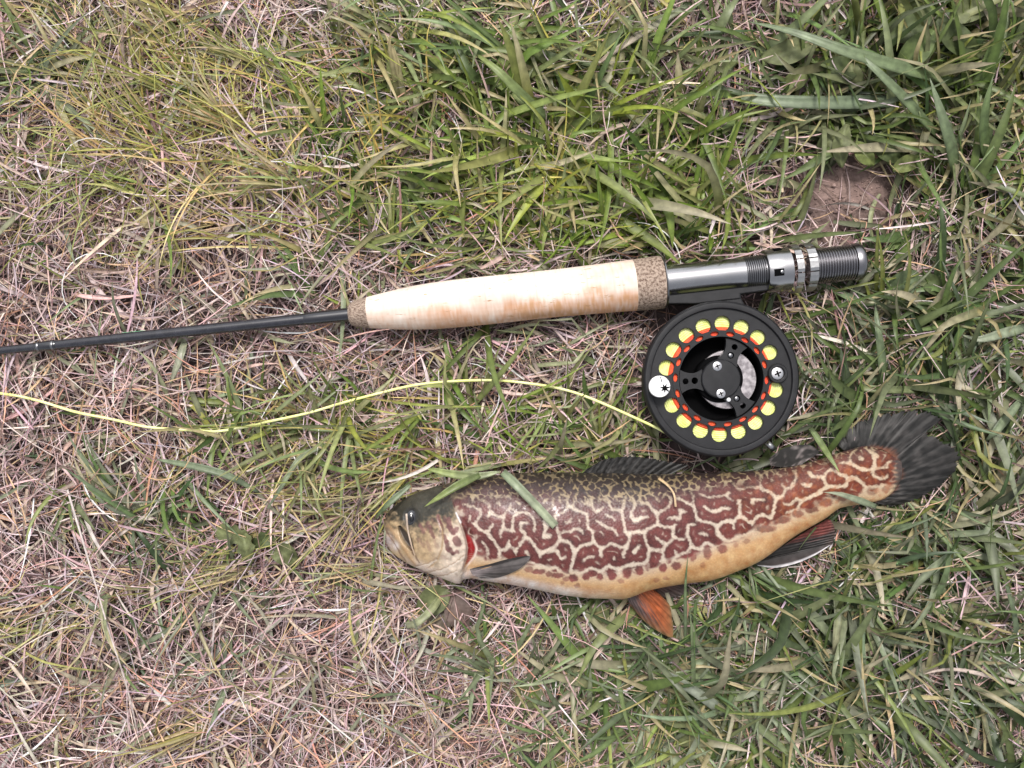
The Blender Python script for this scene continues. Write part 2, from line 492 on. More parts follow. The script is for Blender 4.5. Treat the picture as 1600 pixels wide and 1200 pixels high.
# fins lie low on the grass
def poly_mask(poly, z):
    s = sc(z); X = 800 + CGX / s; Y = 600 - CGY / s
    ins = np.zeros(X.shape, bool); n = len(poly)
    for i in range(n):
        x0, y0 = poly[i]; x1, y1 = poly[(i+1) % n]
        if y0 == y1: continue
        c = ((y0 > Y) != (y1 > Y)) & (X < (x1 - x0) * (Y - y0) / (y1 - y0) + x0)
        ins ^= c
    return ins
for poly, z in (([(1340, 690), (1343, 655), (1433, 640), (1471, 653), (1450, 675), (1503, 710), (1467, 762), (1400, 790)], 0.011),
                ([(977, 930), (1010, 917), (1047, 945), (1049, 991), (1030, 990), (987, 947)], 0.009),
                ([(1179, 881), (1293, 815), (1305, 817), (1305, 846), (1267, 869), (1231, 885)], 0.009),
                ([(905, 745), (947, 716), (992, 714), (1073, 726), (1037, 745)], 0.016),
                ([(1203, 722), (1238, 697), (1279, 697), (1281, 722), (1222, 736)], 0.016)):
    k = poly_mask(poly, z)
    clear[k] = np.minimum(clear[k], z - 0.0012)

# ------------------------------------------------------------------ grass
U = rng.uniform
def N_(n, s): return rng.normal(0, s, n)
def blades(px, py, az, L, W, p0, dp, curl, twist, nseg, fold, c0, c1, z0=0.0, wprof='blade', pxz=0.0, check=True):
    """px,py photo pixels of the roots at ground; az world heading; L,W metres; p0 start pitch, dp its change."""
    N = len(px)
    r = Pv(px, py, np.zeros(N) + pxz)
    x0, y0 = r[:, 0], r[:, 1]
    t = np.linspace(0, 1, nseg + 1)
    A = az[:, None] + curl[:, None] * t
    PT = p0[:, None] + dp[:, None] * t
    if nseg >= 8 and wprof == 'blade':
        kk_ = (rng.random(N) < .3)[:, None] * sm(0, .14, t[None] - U(.3, .7, N)[:, None])
        PT = PT - kk_ * U(.25, .9, N)[:, None]
        A = A + kk_ * N_(N, .55)[:, None]
    st = L[:, None] / nseg
    d = np.stack([np.cos(PT) * np.cos(A), np.cos(PT) * np.sin(A), np.sin(PT)], -1)
    pos = np.zeros((N, nseg + 1, 3))
    pos[:, 1:] = np.cumsum(d[:, :-1] * st[..., None], 1)
    pos[..., 0] += x0[:, None]; pos[..., 1] += y0[:, None]
    g = ground_z(pos[..., 0], pos[..., 1])
    pos[..., 2] += (ground_z(x0, y0) + z0)[:, None]
    pos[..., 2] = np.maximum(pos[..., 2], g + 0.0006 + (np.abs(np.sin(x0 * 9173 + y0 * 5171)) * 0.0035)[:, None])
    if check:
        ok = (pos[..., 2] < clear_at(pos[..., 0], pos[..., 1])).all(1) & (pos[..., 2].max(1) < 0.075)
    else:
        ok = np.ones(N, bool)
    pos, A, PT, W, twist, c0, c1 = pos[ok], A[ok], PT[ok], W[ok], twist[ok], c0[ok], c1[ok]
    N = len(pos)
    side = np.stack([-np.sin(A), np.cos(A), 0*A], -1)
    tan = np.stack([np.cos(PT)*np.cos(A), np.cos(PT)*np.sin(A), np.sin(PT)], -1)
    nor = np.cross(tan, side)
    tw = (twist[:, None] * (0.35 + t))[..., None]
    sd = side * np.cos(tw) + nor * np.sin(tw)
    nn = nor * np.cos(tw) - side * np.sin(tw)
    if wprof == 'blade':
        w = np.minimum(1, 0.55 + t * 2.2) * np.clip(1 - t**3.2, 0.02, 1)
    elif wprof == 'cut':
        w = np.minimum(1, 0.6 + t * 1.6) * (1 - 0.25 * t)
    else:
        w = 0.65 + 0.5 * np.sin(np.pi * np.clip(t * 0.9 + 0.05, 0, 1)) - 0.35 * t**4
    hw = (W[:, None] * 0.5 * w)[..., None]
    v = np.stack([pos - sd * hw, pos - nn * hw * fold, pos + sd * hw], 2)     # N, nseg+1, 3, 3
    cc = c0[:, None] * (1 - t[None, :, None]) + c1[:, None] * t[None, :, None]
    cc = np.repeat(cc[:, :, None], 3, 2) * np.array([.80, 1.16, .92])[None, None, :, None]
    base = gridf(nseg + 1, 3)
    f = (np.arange(N)[:, None, None] * ((nseg + 1) * 3) + base[None]).reshape(-1, 4)
    return v.reshape(-1, 3), f, cc.reshape(-1, 3)

class Batch:
    def __init__(s): s.v, s.f, s.c, s.n = [], [], [], 0
    def add(s, vfc):
        v, f, c = vfc
        s.v.append(v); s.f.append(f + s.n); s.c.append(c); s.n += len(v)
    def build(s, name, mat, label, cat):
        o = mesh(name, np.vstack(s.v), np.vstack(s.f), mat, col=np.vstack(s.c))
        return tag(o, label, cat, None, 'stuff')

YELLOW = [(300, 220, 230, 160, 1.0), (620, 110, 130, 60, 1.0), (470, 770, 170, 90, .45), (350, 890, 150, 60, .5), (980, 60, 120, 60, .6),
          (690, 700, 250, 60, .6), (330, 1130, 180, 60, .35), (120, 60, 140, 80, .5), (760, 330, 260, 60, .5), (100, 1050, 100, 100, .25), (640, 870, 90, 100, .4)]

def sample(n, dens, margin=130):
    out_x, out_y = [], []
    need = n
    while need > 0:
        x = rng.uniform(-margin, 1600 + margin, n * 2); y = rng.uniform(-margin, 1200 + margin, n * 2)
        k = rng.random(n * 2) < dens(x, y)
        x, y = x[k][:need], y[k][:need]
        out_x.append(x); out_y.append(y); need -= len(x)
    return np.concatenate(out_x), np.concatenate(out_y)

def pal(n, cols, wts, var=0.18):
    c = np.array(cols)[rng.choice(len(cols), n, p=np.array(wts) / np.sum(wts))]
    return np.clip(c * np.exp(rng.normal(0, var, (n, 1))) * np.exp(rng.normal(0, 0.05, (n, 3))), 0.004, 0.72)

U = rng.uniform
def N_(n, s): return rng.normal(0, s, n)
STRAW = [(.54, .405, .375), (.48, .325, .315), (.43, .335, .35), (.50, .335, .20), (.20, .12, .105), (.66, .56, .54), (.10, .062, .058), (.42, .22, .155)]
STRAWW = [3, 3, 3, 1.6, 1.8, 1.3, .9, .6]
GRN = [(.110, .160, .045), (.145, .190, .075), (.195, .225, .130), (.055, .088, .033), (.225, .255, .070), (.155, .180, .105)]
YEL = [(.33, .30, .115), (.26, .27, .095), (.43, .345, .185), (.39, .29, .15), (.225, .23, .09)]

dens_t = lambda x, y: np.clip(1 - bump(x, y, BARE, 0) * 0.97 - 0.58 * np.clip(bump(x, y, GREEN, 0) - .12, 0, 1) * (1 - .55 * sm(1050, 1300, x) * sm(350, 550, y)), 0.02, 1)
# patchiness: small parts of the thatch are thin and show the dark soil
pn = snoise(400, 400, 6, 21)
comb = snoise(400, 400, 14, 23) * 2.6
def az_t(x, y, n): return np.where(rng.random(n) < .6, bil(comb, (x + 200) / 2000 * 399, (y + 200) / 1600 * 399) + N_(n, .55) + np.pi * (rng.random(n) < .5), U(0, 6.283, n))
patch = lambda x, y: np.clip(0.62 + 0.95 * bil(pn, (x + 200) / 2000 * 399, (y + 200) / 1600 * 399), 0.12, 1)

thatch = Batch()
# matted under-layer: short fine tan fibres, many darkened to paint in the shaded gaps
n = 22000
x, y = sample(n, lambda x, y: dens_t(x, y) * patch(x, y) * (1 - .6 * np.clip(bump(x, y, GREEN, 0), 0, 1)))
thatch.add(blades(x, y, az_t(x, y, n), U(.010, .034, n), U(.00030, .0008, n), N_(n, .16), N_(n, .3), N_(n, 0.6), N_(n, .5), 4, .4,
                  pal(n, STRAW, [1, 2, 2, .4, 5, .4, 9, 1]), pal(n, STRAW, [1, 2, 2, .4, 5, .5, 8, 1]), U(0, .003, n), 'straw'))
# upper layer: longer straws
n = 19000
x, y = sample(n, lambda x, y: dens_t(x, y) * (0.25 + 0.75 * patch(x, y)))
c = pal(n, STRAW, STRAWW)
thatch.add(blades(x, y, az_t(x, y, n), U(.012, .044, n), np.exp(rng.normal(-7.6, .42, n)), N_(n, .2) + .09, N_(n, .3) - .2, N_(n, 0.42), N_(n, .5), 6, .4,
                  c, np.clip(c * 1.08, 0, .78), U(.001, .010, n), 'straw'))
# a few broad bleached dead blades
n = 2300
x, y = sample(n, dens_t)
c = pal(n, [(.50, .40, .33), (.44, .33, .26), (.36, .27, .22), (.52, .46, .41)], [2, 2, 2, 1])
thatch.add(blades(x, y, U(0, 6.283, n), U(.012, .045, n), U(.0010, .0026, n), N_(n, .15) + .08, N_(n, .25) - .25, N_(n, .5), N_(n, .8), 7, .35,
                  c, np.clip(c * 1.1, 0, .75), U(.001, .009, n), 'blade'))
# wiry curls
n = 550
x, y = sample(n, dens_t)
c = pal(n, STRAW, [3, 2, 2, 2, 1, 3, .2, 1])
thatch.add(blades(x, y, U(0, 6.283, n), U(.025, .06, n), U(.0003, .0007, n), U(.0, .5, n), -U(.2, .8, n), rng.choice([-1, 1], n) * U(1.2, 3.6, n), N_(n, .5), 12, .4,
                  c, c, U(.001, .008, n), 'straw'))

VIVID = [(830, 240, 360, 190, 1), (720, 650, 350, 90, .8), (1500, 90, 180, 170, .7), (300, 200, 300, 200, .4), (1100, 340, 150, 90, .8)]
def clumps(nc, dens, per, L, W, pitch, dpi, spread, colset, cw, nseg, fold, jit, batch, tipc=None, azf=None, wprof='blade', curl=.5, tw=.45):
    cx, cy = sample(nc, dens)
    k = rng.integers(per[0], per[1] + 1, nc)
    idx = np.repeat(np.arange(nc), k); n = len(idx)
    az = U(0, 6.283, nc) if azf is None else azf(cx, cy)
    az = az[idx] + N_(n, spread)
    ls = U(.75, 1.25, nc)[idx]
    cc = pal(nc, colset, cw, .12)[idx] * np.exp(rng.normal(0, .16, (n, 1)))
    alt = pal(n, colset, cw, .12)
    cc = np.where(rng.random((n, 1)) < .35, alt, cc)
    vv_ = np.clip(bump(cx, cy, VIVID, 0), 0, 1)[idx][:, None]
    cc = cc * (1 + vv_ * (np.array([[1.16, 1.14, .58]]) - 1)) * (1 - .24 * sm(1000, 1350, cx[idx]))[:, None]  # greens darken to the right: darker grass there, with vignetting painted in
    tip = cc * 1.1
    if tipc is not None:
        k2 = rng.random((n, 1)) < .22
        tip = np.where(k2, np.array(tipc) * np.exp(rng.normal(0, .15, (n, 1))), tip)
    batch.add(blades(cx[idx] + N_(n, jit), cy[idx] + N_(n, jit), az, U(*L, n) * ls, U(*W, n), pitch[0] + N_(n, pitch[1]), dpi[0] + N_(n, dpi[1]),
                     N_(n, curl), N_(n, tw), nseg, fold, np.clip(cc, 0.004, .7), np.clip(tip, .004, .7), U(0, .002, n), wprof))

GB, YB = Batch(), Batch()
dg = lambda x, y: np.clip(bump(x, y, GREEN, .02 + 0 * x) + .05 * sm(500, 900, x) - bump(x, y, BARE, 0), 0.0, 1) ** 1.3
dy = lambda x, y: np.clip(bump(x, y, YELLOW, .025) - bump(x, y, BARE, 0), 0.0, 1)
wide = lambda x, y: np.clip((dg(x, y)) * sm(500, 1150, x) * .9, 0, 1)
# understorey: dark little shoots deep in the sward
clumps(800, dg, (4, 8), (.014, .030), (.0010, .0024), (.5, .3), (-.5, .3), 1.4, GRN, [3, 1, .5, 4, .3, 1], 5, .4, 7, GB)
# medium green
clumps(680, dg, (4, 9), (.024, .058), (.0013, .0034), (.62, .25), (-.75, .35), .75, GRN, [3, 3, 2.5, 1.4, 1.4, 2], 8, .35, 7, GB, (.45, .36, .2))
# broad gray-green
clumps(240, wide, (2, 5), (.034, .078), (.0034, .0064), (.45, .22), (-.6, .3), .8, GRN, [2.5, 3, 3, 1.4, .6, 3], 9, .30, 9, GB, (.42, .36, .25))
# thin scattered greens on the straw side
clumps(600, lambda x, y: np.clip(.5 - .4 * sm(700, 1500, x), .05, 1), (1, 3), (.02, .05), (.0010, .0031), (.4, .25), (-.5, .3), 1.0,
       [(.255, .27, .20), (.205, .22, .15), (.28, .275, .175), (.15, .165, .09)], [3, 3, 2, .7], 8, .35, 5, GB, (.45, .38, .28))
# pale, fine yellow-green tufts
def az_y(x, y):
    return np.where(y < 420, 2.75 + N_(len(x), .55), np.where(rng.random(len(x)) < .5, 0.3, 3.3) + N_(len(x), .5))
clumps(190, dy, (4, 11), (.028, .070), (.0005, .0012), (.45, .22), (-.62, .25), .42, YEL, [3, 3, 2, 1.2, 2], 9, .35, 6, YB, None, az_y, 'blade', .35)
clumps(200, dy, (2, 5), (.025, .06), (.0008, .0019), (.4, .22), (-.55, .25), .5, YEL + GRN[1:2], [3, 3, 2, 1, 2, 3], 9, .35, 6, YB, (.5, .42, .28), az_y)
LIM = [(.20, .235, .06), (.16, .21, .06), (.25, .27, .085)]
TUFTS = [(800, 95, 152, 14, 10, 160, 8, 'g'), (700, 135, 162, 9, 18, 135, 3.2, 'y'), (672, 152, 150, 11, 12, 110, 3, 'y'), (985, 335, 165, 20, 15, 130, 5, 'l'), (1000, 330, 60, 22, 9, 110, 6, 'l'),
         (870, 300, 95, 42, 16, 95, 5, 'l'), (1010, 150, 82, 16, 8, 95, 6, 'l'), (780, 250, 75, 25, 8, 110, 8, 'l'), (905, 190, 100, 22, 7, 120, 9, 'g'), (430, 110, 165, 9, 18, 135, 3.8, 'y'), (385, 215, 155, 12, 22, 150, 3.6, 'y'),
         (485, 300, 172, 12, 16, 170, 4, 'y'), (300, 70, 150, 14, 9, 120, 4, 'y'), (250, 200, 140, 14, 12, 120, 4, 'y'), (640, 70, 160, 10, 10, 150, 6, 'l'), (640, 20, 290, 10, 6, 120, 7, 'g'),
         (1500, 190, 95, 26, 10, 190, 14, 'g'), (1565, 110, 80, 26, 9, 170, 14, 'g'), (1435, 365, 200, 20, 7, 130, 14, 'g'), (1500, 330, 60, 24, 8, 170, 13, 'g'), (1550, 470, 195, 18, 8, 170, 11, 'g'),
         (1360, 880, 250, 28, 12, 145, 10, 'w'), (1330, 920, 280, 24, 9, 150, 11, 'w'), (1150, 1060, 275, 40, 14, 130, 8, 'w'), (1060, 1070, 55, 30, 10, 120, 8, 'w'), (1240, 1000, 215, 24, 9, 130, 8, 'w'), (1500, 1090, 60, 35, 8, 140, 9, 'w'),
         (1400, 1120, 130, 35, 9, 130, 8, 'w'), (600, 880, 188, 13, 11, 115, 3.2, 'y'), (430, 775, 18, 11, 13, 130, 3.2, 'y'), (395, 880, 196, 11, 13, 125, 3.2, 'y'), (335, 1130, 196, 8, 15, 135, 3.4, 'y'), (640, 728, 200, 12, 11, 125, 3.8, 'y'),
         (860, 630, 235, 24, 12, 95, 5, 'l'), (760, 645, 300, 26, 11, 95, 5, 'l'), (700, 330, 30, 20, 10, 120, 5, 'l'), (610, 380, 70, 26, 9, 100, 6, 'l'), (930, 700, 100, 20, 9, 90, 6, 'l'), (240, 820, 130, 12, 8, 150, 8, 'w'), (215, 800, 120, 10, 6, 140, 9, 'w'),
         (1300, 480, 30, 30, 8, 120, 9, 'w'), (1310, 640, 150, 30, 8, 110, 8, 'w'), (1240, 330, 200, 20, 8, 120, 8, 'g'), (1120, 330, 100, 30, 10, 110, 8, 'l'), (60, 120, 20, 30, 8, 130, 8, 'w'), (1440, 830, 20, 22, 9, 140, 10, 'w'), (1530, 760, 80, 35, 8, 120, 9, 'w')]
for tx_, ty_, ta, tspr, tn, tl, tw_, tk in TUFTS:
    setc = {'g': [GRN[0], GRN[1], (.10, .15, .05)], 'l': LIM, 'y': YEL, 'w': [GRN[2], GRN[5], GRN[1], (.17, .195, .12)]}[tk]
    c = pal(tn, setc, [1] * len(setc), .14)
    tip = np.where(rng.random((tn, 1)) < .25, np.array([.42, .36, .24]), c * 1.12)
    (YB if tk == 'y' else GB).add(blades(np.full(tn, float(tx_)) + N_(tn, 7), np.full(tn, float(ty_)) + N_(tn, 7), np.radians(ta + N_(tn, tspr)), tl * .00036 * U(.6, 1.2, tn), tw_ * .00035 * U(.65, 1.25, tn),
             U(.45, .85, tn), -U(.5, 1.1, tn), N_(tn, .3), N_(tn, .5), 10, .35, c, np.clip(tip, .004, .7), U(.001, .004, tn)))
# sparser lawn further out, beyond the picture
n = 9000
x = U(-1000, 2600, n); y = U(-900, 2100, n)
k = (x < -110) | (x > 1710) | (y < -110) | (y > 1310)
x, y = x[k], y[k]; n = len(x)
GB.add(blades(x, y, U(0, 6.283, n), U(.02, .06, n), U(.001, .004, n), .5 + N_(n, .25), -.6 + N_(n, .3), N_(n, .5), N_(n, .4), 6, .35,
              pal(n, GRN + YEL, [2]*6 + [1]*5), pal(n, GRN + YEL, [2]*6 + [1]*5), U(0, .002, n)))
x = U(-1000, 2600, 26000); y = U(-900, 2100, 26000)
k = (x < -110) | (x > 1710) | (y < -110) | (y > 1310); x, y = x[k], y[k]; n = len(x)
thatch.add(blades(x, y, U(0, 6.283, n), U(.02, .06, n), U(.0006, .0018, n), N_(n, .2) + .1, N_(n, .3) - .2, N_(n, .8), N_(n, .5), 4, .4,
              pal(n, STRAW, STRAWW), pal(n, STRAW, STRAWW), U(0, .006, n), 'straw'))
thatch.build('dry_grass', M_straw, 'matted dry straw and dead grass stems covering the whole lawn', 'dry grass')
GB.build('green_grass', M_green, 'green grass blades, thickest around the reel and the tail', 'green grass')
YB.build('yellowing_grass', M_green, 'fine yellowing grass tufts on the straw', 'yellowing grass')

# soil crumbs
n = 2600
x, y = sample(n, lambda x, y: np.clip(bump(x, y, BARE, .06), 0, 1))
ico = np.array([(0,0,1),(.9,0,.3),(.28,.85,.3),(-.72,.53,.3),(-.72,-.53,.3),(.28,-.85,.3),(.5,.5,-.4),(-.5,.5,-.4),(-.6,-.5,-.4),(.5,-.5,-.4)])
icf = [(0,1,2),(0,2,3),(0,3,4),(0,4,5),(0,5,1),(1,6,2),(2,6,7),(2,7,3),(3,7,8),(3,8,4),(4,8,9),(4,9,5),(5,9,1),(1,9,6)]
pr = Pv(x, y, np.zeros(n)); pr[:, 2] = ground_z(pr[:, 0], pr[:, 1])
sz = np.exp(rng.normal(-7.15, .45, n))
cv = pr[:, None] + sz[:, None, None] * ico[None] * rng.uniform(.6, 1.3, (n, len(ico), 3))
cf = (np.arange(n)[:, None, None] * len(ico) + np.array(icf)[None]).reshape(-1, 3)
ccol = np.repeat(mixc((.09, .066, .062), (.24, .17, .15), np.clip(bump(x, y, BARE, 0), 0, 1)) * np.exp(rng.normal(0, .2, (n, 1))), len(ico), 0)
tag(mesh('soil_crumbs', cv.reshape(-1, 3), cf, M_soil, smooth=False, col=ccol), 'small crumbs of dry soil on the bare patches', 'soil', None, 'stuff')

# ------------------------------------------------------------------ single blades and straws one can point to
def hand_blade(name, pts, w, c0, c1, label, cat, mat=None, shape='blade', fold=.3, tilt=0.0, group=None, n=18):
    """pts: (px, py, z in mm) along the blade; w: width in photo pixels."""
    p = spline([P(a, b_, z * MM) for a, b_, z in pts], n)
    t = np.linspace(0, 1, n)
    tan = np.gradient(p, axis=0); tan /= np.linalg.norm(tan, axis=1)[:, None]
    side = np.cross(np.array([0, 0, 1.0]), tan); side /= np.linalg.norm(side, axis=1)[:, None]
    nor = np.cross(tan, side)
    a = tilt * (1 - .6 * t)[:, None]
    sd = side * np.cos(a) + nor * np.sin(a); nn = nor * np.cos(a) - side * np.sin(a)
    if shape == 'blade': ww = np.minimum(1, .6 + t * 1.4) * np.clip(1 - t**3, .03, 1)
    elif shape == 'both': ww = np.clip(np.sin(np.pi * (t * .94 + .05)), .04, 1) ** .6
    elif shape == 'cut': ww = np.minimum(1, .8 + t) * (1 - .15 * t)
    else: ww = .85 + .15 * np.cos(t * 5)
    hw = (w * .5 * S17 * ww)[:, None]
    rows = [p - sd * hw, p - sd * hw * .5 - nn * hw * fold * .6, p - nn * hw * fold, p + sd * hw * .5 - nn * hw * fold * .6, p + sd * hw]
    v = np.stack(rows, 1)                       # n, 5, 3
    v2 = v - nn[:, None] * .00016               # underside
    V = np.concatenate([v, v2[:, ::-1]], 1)     # closed ring of 10
    f = gridf(n, 10, True).tolist() + [list(range(9, -1, -1)), list(range((n-1)*10, n*10))]
    rib = np.array([.78, 1.02, 1.2, .96, .86, .9, 1, 1.05, 1, .9])[None, :, None] * (1 + .09 * np.sin(t * 37 + p[0, 0] * 900))[:, None, None]
    c = (np.array(c0)[None] * (1 - t[:, None]) + np.array(c1)[None] * t[:, None])[:, None] * rib
    o = mesh(name, V.reshape(-1, 3), f, mat or M_green, col=c.reshape(-1, 3), origin=p[0])
    return tag(o, label, cat, group or ('loose straws in the lawn' if cat == 'straw' else 'large single grass blades'))

GG, GR, LG = (.135, .185, .075), (.20, .245, .15), (.24, .29, .09)
ST, PK = (.52, .42, .34), (.50, .37, .30)
hand_blade('grass_blade', [(785, 737, 36), (806, 757, 41), (834, 786, 42.3), (868, 822, 42.3)], 14, GR, (.34, .37, .25),
           'pale green grass blade lying slantwise across the trout\'s shoulder', 'grass blade', shape='cut')
hand_blade('straw', [(635, 803, 28), (637, 826, 25.5), (643, 852, 25.5), (653, 880, 21)], 3.2, ST, (.42, .3, .2),
           'thin bent straw lying over the trout\'s eye and cheek', 'straw', M_straw, 'straw')
hand_blade('grass_blade', [(750, 742, 28), (716, 758, 33), (690, 774, 34), (663, 792, 33)], 13, (.15, .19, .075), LG,
           'green blade lying over the back of the trout\'s head, tip toward the eye', 'grass blade')
hand_blade('grass_blade', [(641, 758, 18), (622, 774, 20), (600, 794, 20), (585, 812, 10)], 10, GR, GG,
           'green grass blade lying across the tip of the trout\'s snout', 'grass blade')
hand_blade('grass_blade', [(670, 733, 22), (708, 741, 25), (745, 744, 28), (781, 737, 28)], 13, LG, (.3, .33, .2),
           'level green blade lying along the nape of the trout', 'grass blade', shape='both')
hand_blade('grass_blade', [(1370, 792, 16), (1340, 781, 23), (1312, 772, 26), (1287, 769, 27)], 11, GR, (.32, .34, .24),
           'grey-green blade lying over the trout\'s tail stem', 'grass blade')
hand_blade('grass_blade', [(1266, 668, 12), (1283, 693, 17), (1297, 715, 22), (1312, 738, 25)], 11, GG, LG,
           'green blade pointing down onto the trout\'s back just before the tail', 'grass blade')
hand_blade('straw', [(1029, 747, 30), (1043, 758, 34), (1053, 772, 37), (1056, 792, 38)], 4, (.5, .36, .2), (.5, .36, .22),
           'short golden straw bent over the trout\'s back below the dorsal fin', 'straw', M_straw, 'straw')
hand_blade('grass_blade', [(1071, 1004, 6), (1071, 960, 20), (1071, 915, 30), (1075, 868, 36)], 6, GR, GG,
           'thin upright green blade crossing the trout\'s belly behind the orange fin', 'grass blade')
hand_blade('grass_blade', [(1490, 128, 12), (1420, 108, 24), (1330, 82, 30), (1240, 50, 26), (1166, 33, 12)], 21, GG, GR,
           'longest wide green blade, arching leftward above the bare soil', 'grass blade')
hand_blade('grass_blade', [(1395, 158, 12), (1300, 160, 18), (1220, 158, 18), (1158, 152, 14)], 22, (.14, .185, .11), GR,
           'broad flat green blade with a cut white tip above the rod\'s reel seat', 'grass blade', shape='cut')
hand_blade('grass_blade', [(1466, 212, 8), (1420, 160, 24), (1370, 110, 30), (1318, 64, 24)], 17, GG, GR,
           'green blade crossing under the longest wide blade in the upper right', 'grass blade')
hand_blade('grass_blade', [(1496, 282, 6), (1487, 230, 22), (1472, 180, 32), (1453, 122, 36)], 22, GG, GR,
           'upright tapering green blade right of the bare soil patch', 'grass blade')
hand_blade('grass_blade', [(1548, 265, 6), (1538, 215, 22), (1540, 170, 32), (1552, 118, 36)], 20, (.12, .175, .06), GG,
           'stout green blade standing beside the upright tapering one', 'grass blade')
hand_blade('grass_blade', [(1135, 1116, 8), (1105, 1094, 15), (1070, 1070, 17), (1034, 1052, 12)], 17, (.26, .29, .22), (.30, .33, .26),
           'grey-blue broad blade lying below the trout\'s orange fin', 'grass blade', shape='cut')
hand_blade('grass_blade', [(858, 186, 8), (818, 150, 19), (775, 108, 24), (735, 78, 16)], 16, GG, LG,
           'broad green blade slanting among the tufts above the cork grip', 'grass blade')
hand_blade('dead_blade', [(1075, 8, 8), (1020, 40, 18), (960, 80, 20), (907, 118, 10)], 13, GR, PK,
           'long blade fading from green to pinkish tan at the top edge', 'grass blade')
hand_blade('grass_blade', [(1380, 604, 8), (1378, 560, 18), (1371, 505, 21), (1367, 470, 14)], 14, GG, GR,
           'green blade standing between the reel and the right edge', 'grass blade')
hand_blade('grass_blade', [(1440, 608, 6), (1410, 609, 12), (1370, 608, 14), (1346, 606, 12)], 13, (.17, .2, .1), (.22, .25, .11),
           'short chopped green stub with a white cut end right of the reel', 'grass blade', shape='cut')
hand_blade('grass_blade', [(1610, 510, 10), (1570, 520, 18), (1530, 530, 20), (1500, 522, 12)], 17, GR, (.32, .35, .25),
           'pale grey-green blade entering from the right edge level with the reel', 'grass blade')
hand_blade('grass_blade', [(1600, 620, 10), (1575, 650, 16), (1555, 675, 18), (1540, 690, 12)], 15, GR, GR,
           'grey-green blade above the tip of the trout\'s tail', 'grass blade', shape='both')
hand_blade('grass_blade', [(290, 526, 8), (283, 552, 12), (274, 578, 13), (265, 602, 8)], 13, (.26, .28, .18), (.34, .34, .25),
           'pale green blade hanging below the black rod near the left', 'grass blade')
hand_blade('straw', [(105, 765, 8), (135, 865, 18), (170, 985, 20), (197, 1070, 15), (216, 1150, 6)], 3.6, (.48, .42, .4), (.52, .44, .4),
           'very long thin grey stem lying down the lower left', 'straw', M_straw, 'straw', n=30)
hand_blade('grass_blade', [(690, 930, 8), (672, 955, 16), (650, 974, 18), (632, 978, 10)], 13, (.30, .33, .16), (.36, .37, .24),
           'light green cut blade slanting below the trout\'s throat', 'grass blade', shape='cut')
hand_blade('straw', [(1382, 1065, 10), (1388, 1105, 15), (1396, 1150, 15), (1402, 1205, 8)], 6, (.5, .38, .2), (.5, .36, .22),
           'golden straw standing upright near the lower right', 'straw', M_straw, 'blade')
hand_blade('straw', [(1600, 1072, 8), (1540, 1055, 15), (1480, 1046, 16), (1410, 1062, 9)], 7, (.55, .46, .4), (.5, .4, .34),
           'pale arched straw coming in from the right below the tail', 'straw', M_straw, 'blade')
hand_blade('grass_blade', [(1395, 985, 8), (1360, 1010, 14), (1310, 1020, 15), (1262, 1008, 9)], 13, (.24, .25, .13), (.34, .31, .2),
           'arched yellow-green blade below the trout\'s rear fin', 'grass blade')
hand_blade('grass_blade', [(1500, 860, 8), (1470, 880, 18), (1440, 905, 20), (1410, 945, 10)], 16, GR, (.28, .3, .2),
           'pale wide blade leaning left below the tail', 'grass blade')
hand_blade('grass_blade', [(1300, 900, 8), (1310, 950, 18), (1306, 1000, 20), (1303, 1035, 10)], 14, GG, (.33, .3, .2),
           'upright grey-green blade with a dry tip under the rear fin', 'grass blade')
hand_blade('grass_blade', [(405, 770, 6), (360, 745, 14), (310, 730, 15), (245, 718, 10)], 12, GR, GR,
           'grey-green blade lying below the yellow line', 'grass blade', shape='both')
hand_blade('grass_blade', [(520, 690, 8), (470, 715, 16), (440, 760, 17), (415, 800, 10)], 9, (.24, .27, .16), GR,
           'slender grey-green blade left of the trout, under the yellow line', 'grass blade')
hand_blade('straw', [(356, 2, 20), (349, 14, 22), (344, 25, 20), (347, 37, 16)], 4.5, (.62, .57, .53), (.62, .57, .53),
           'short bright white straw at the top edge', 'straw', M_straw, 'straw')

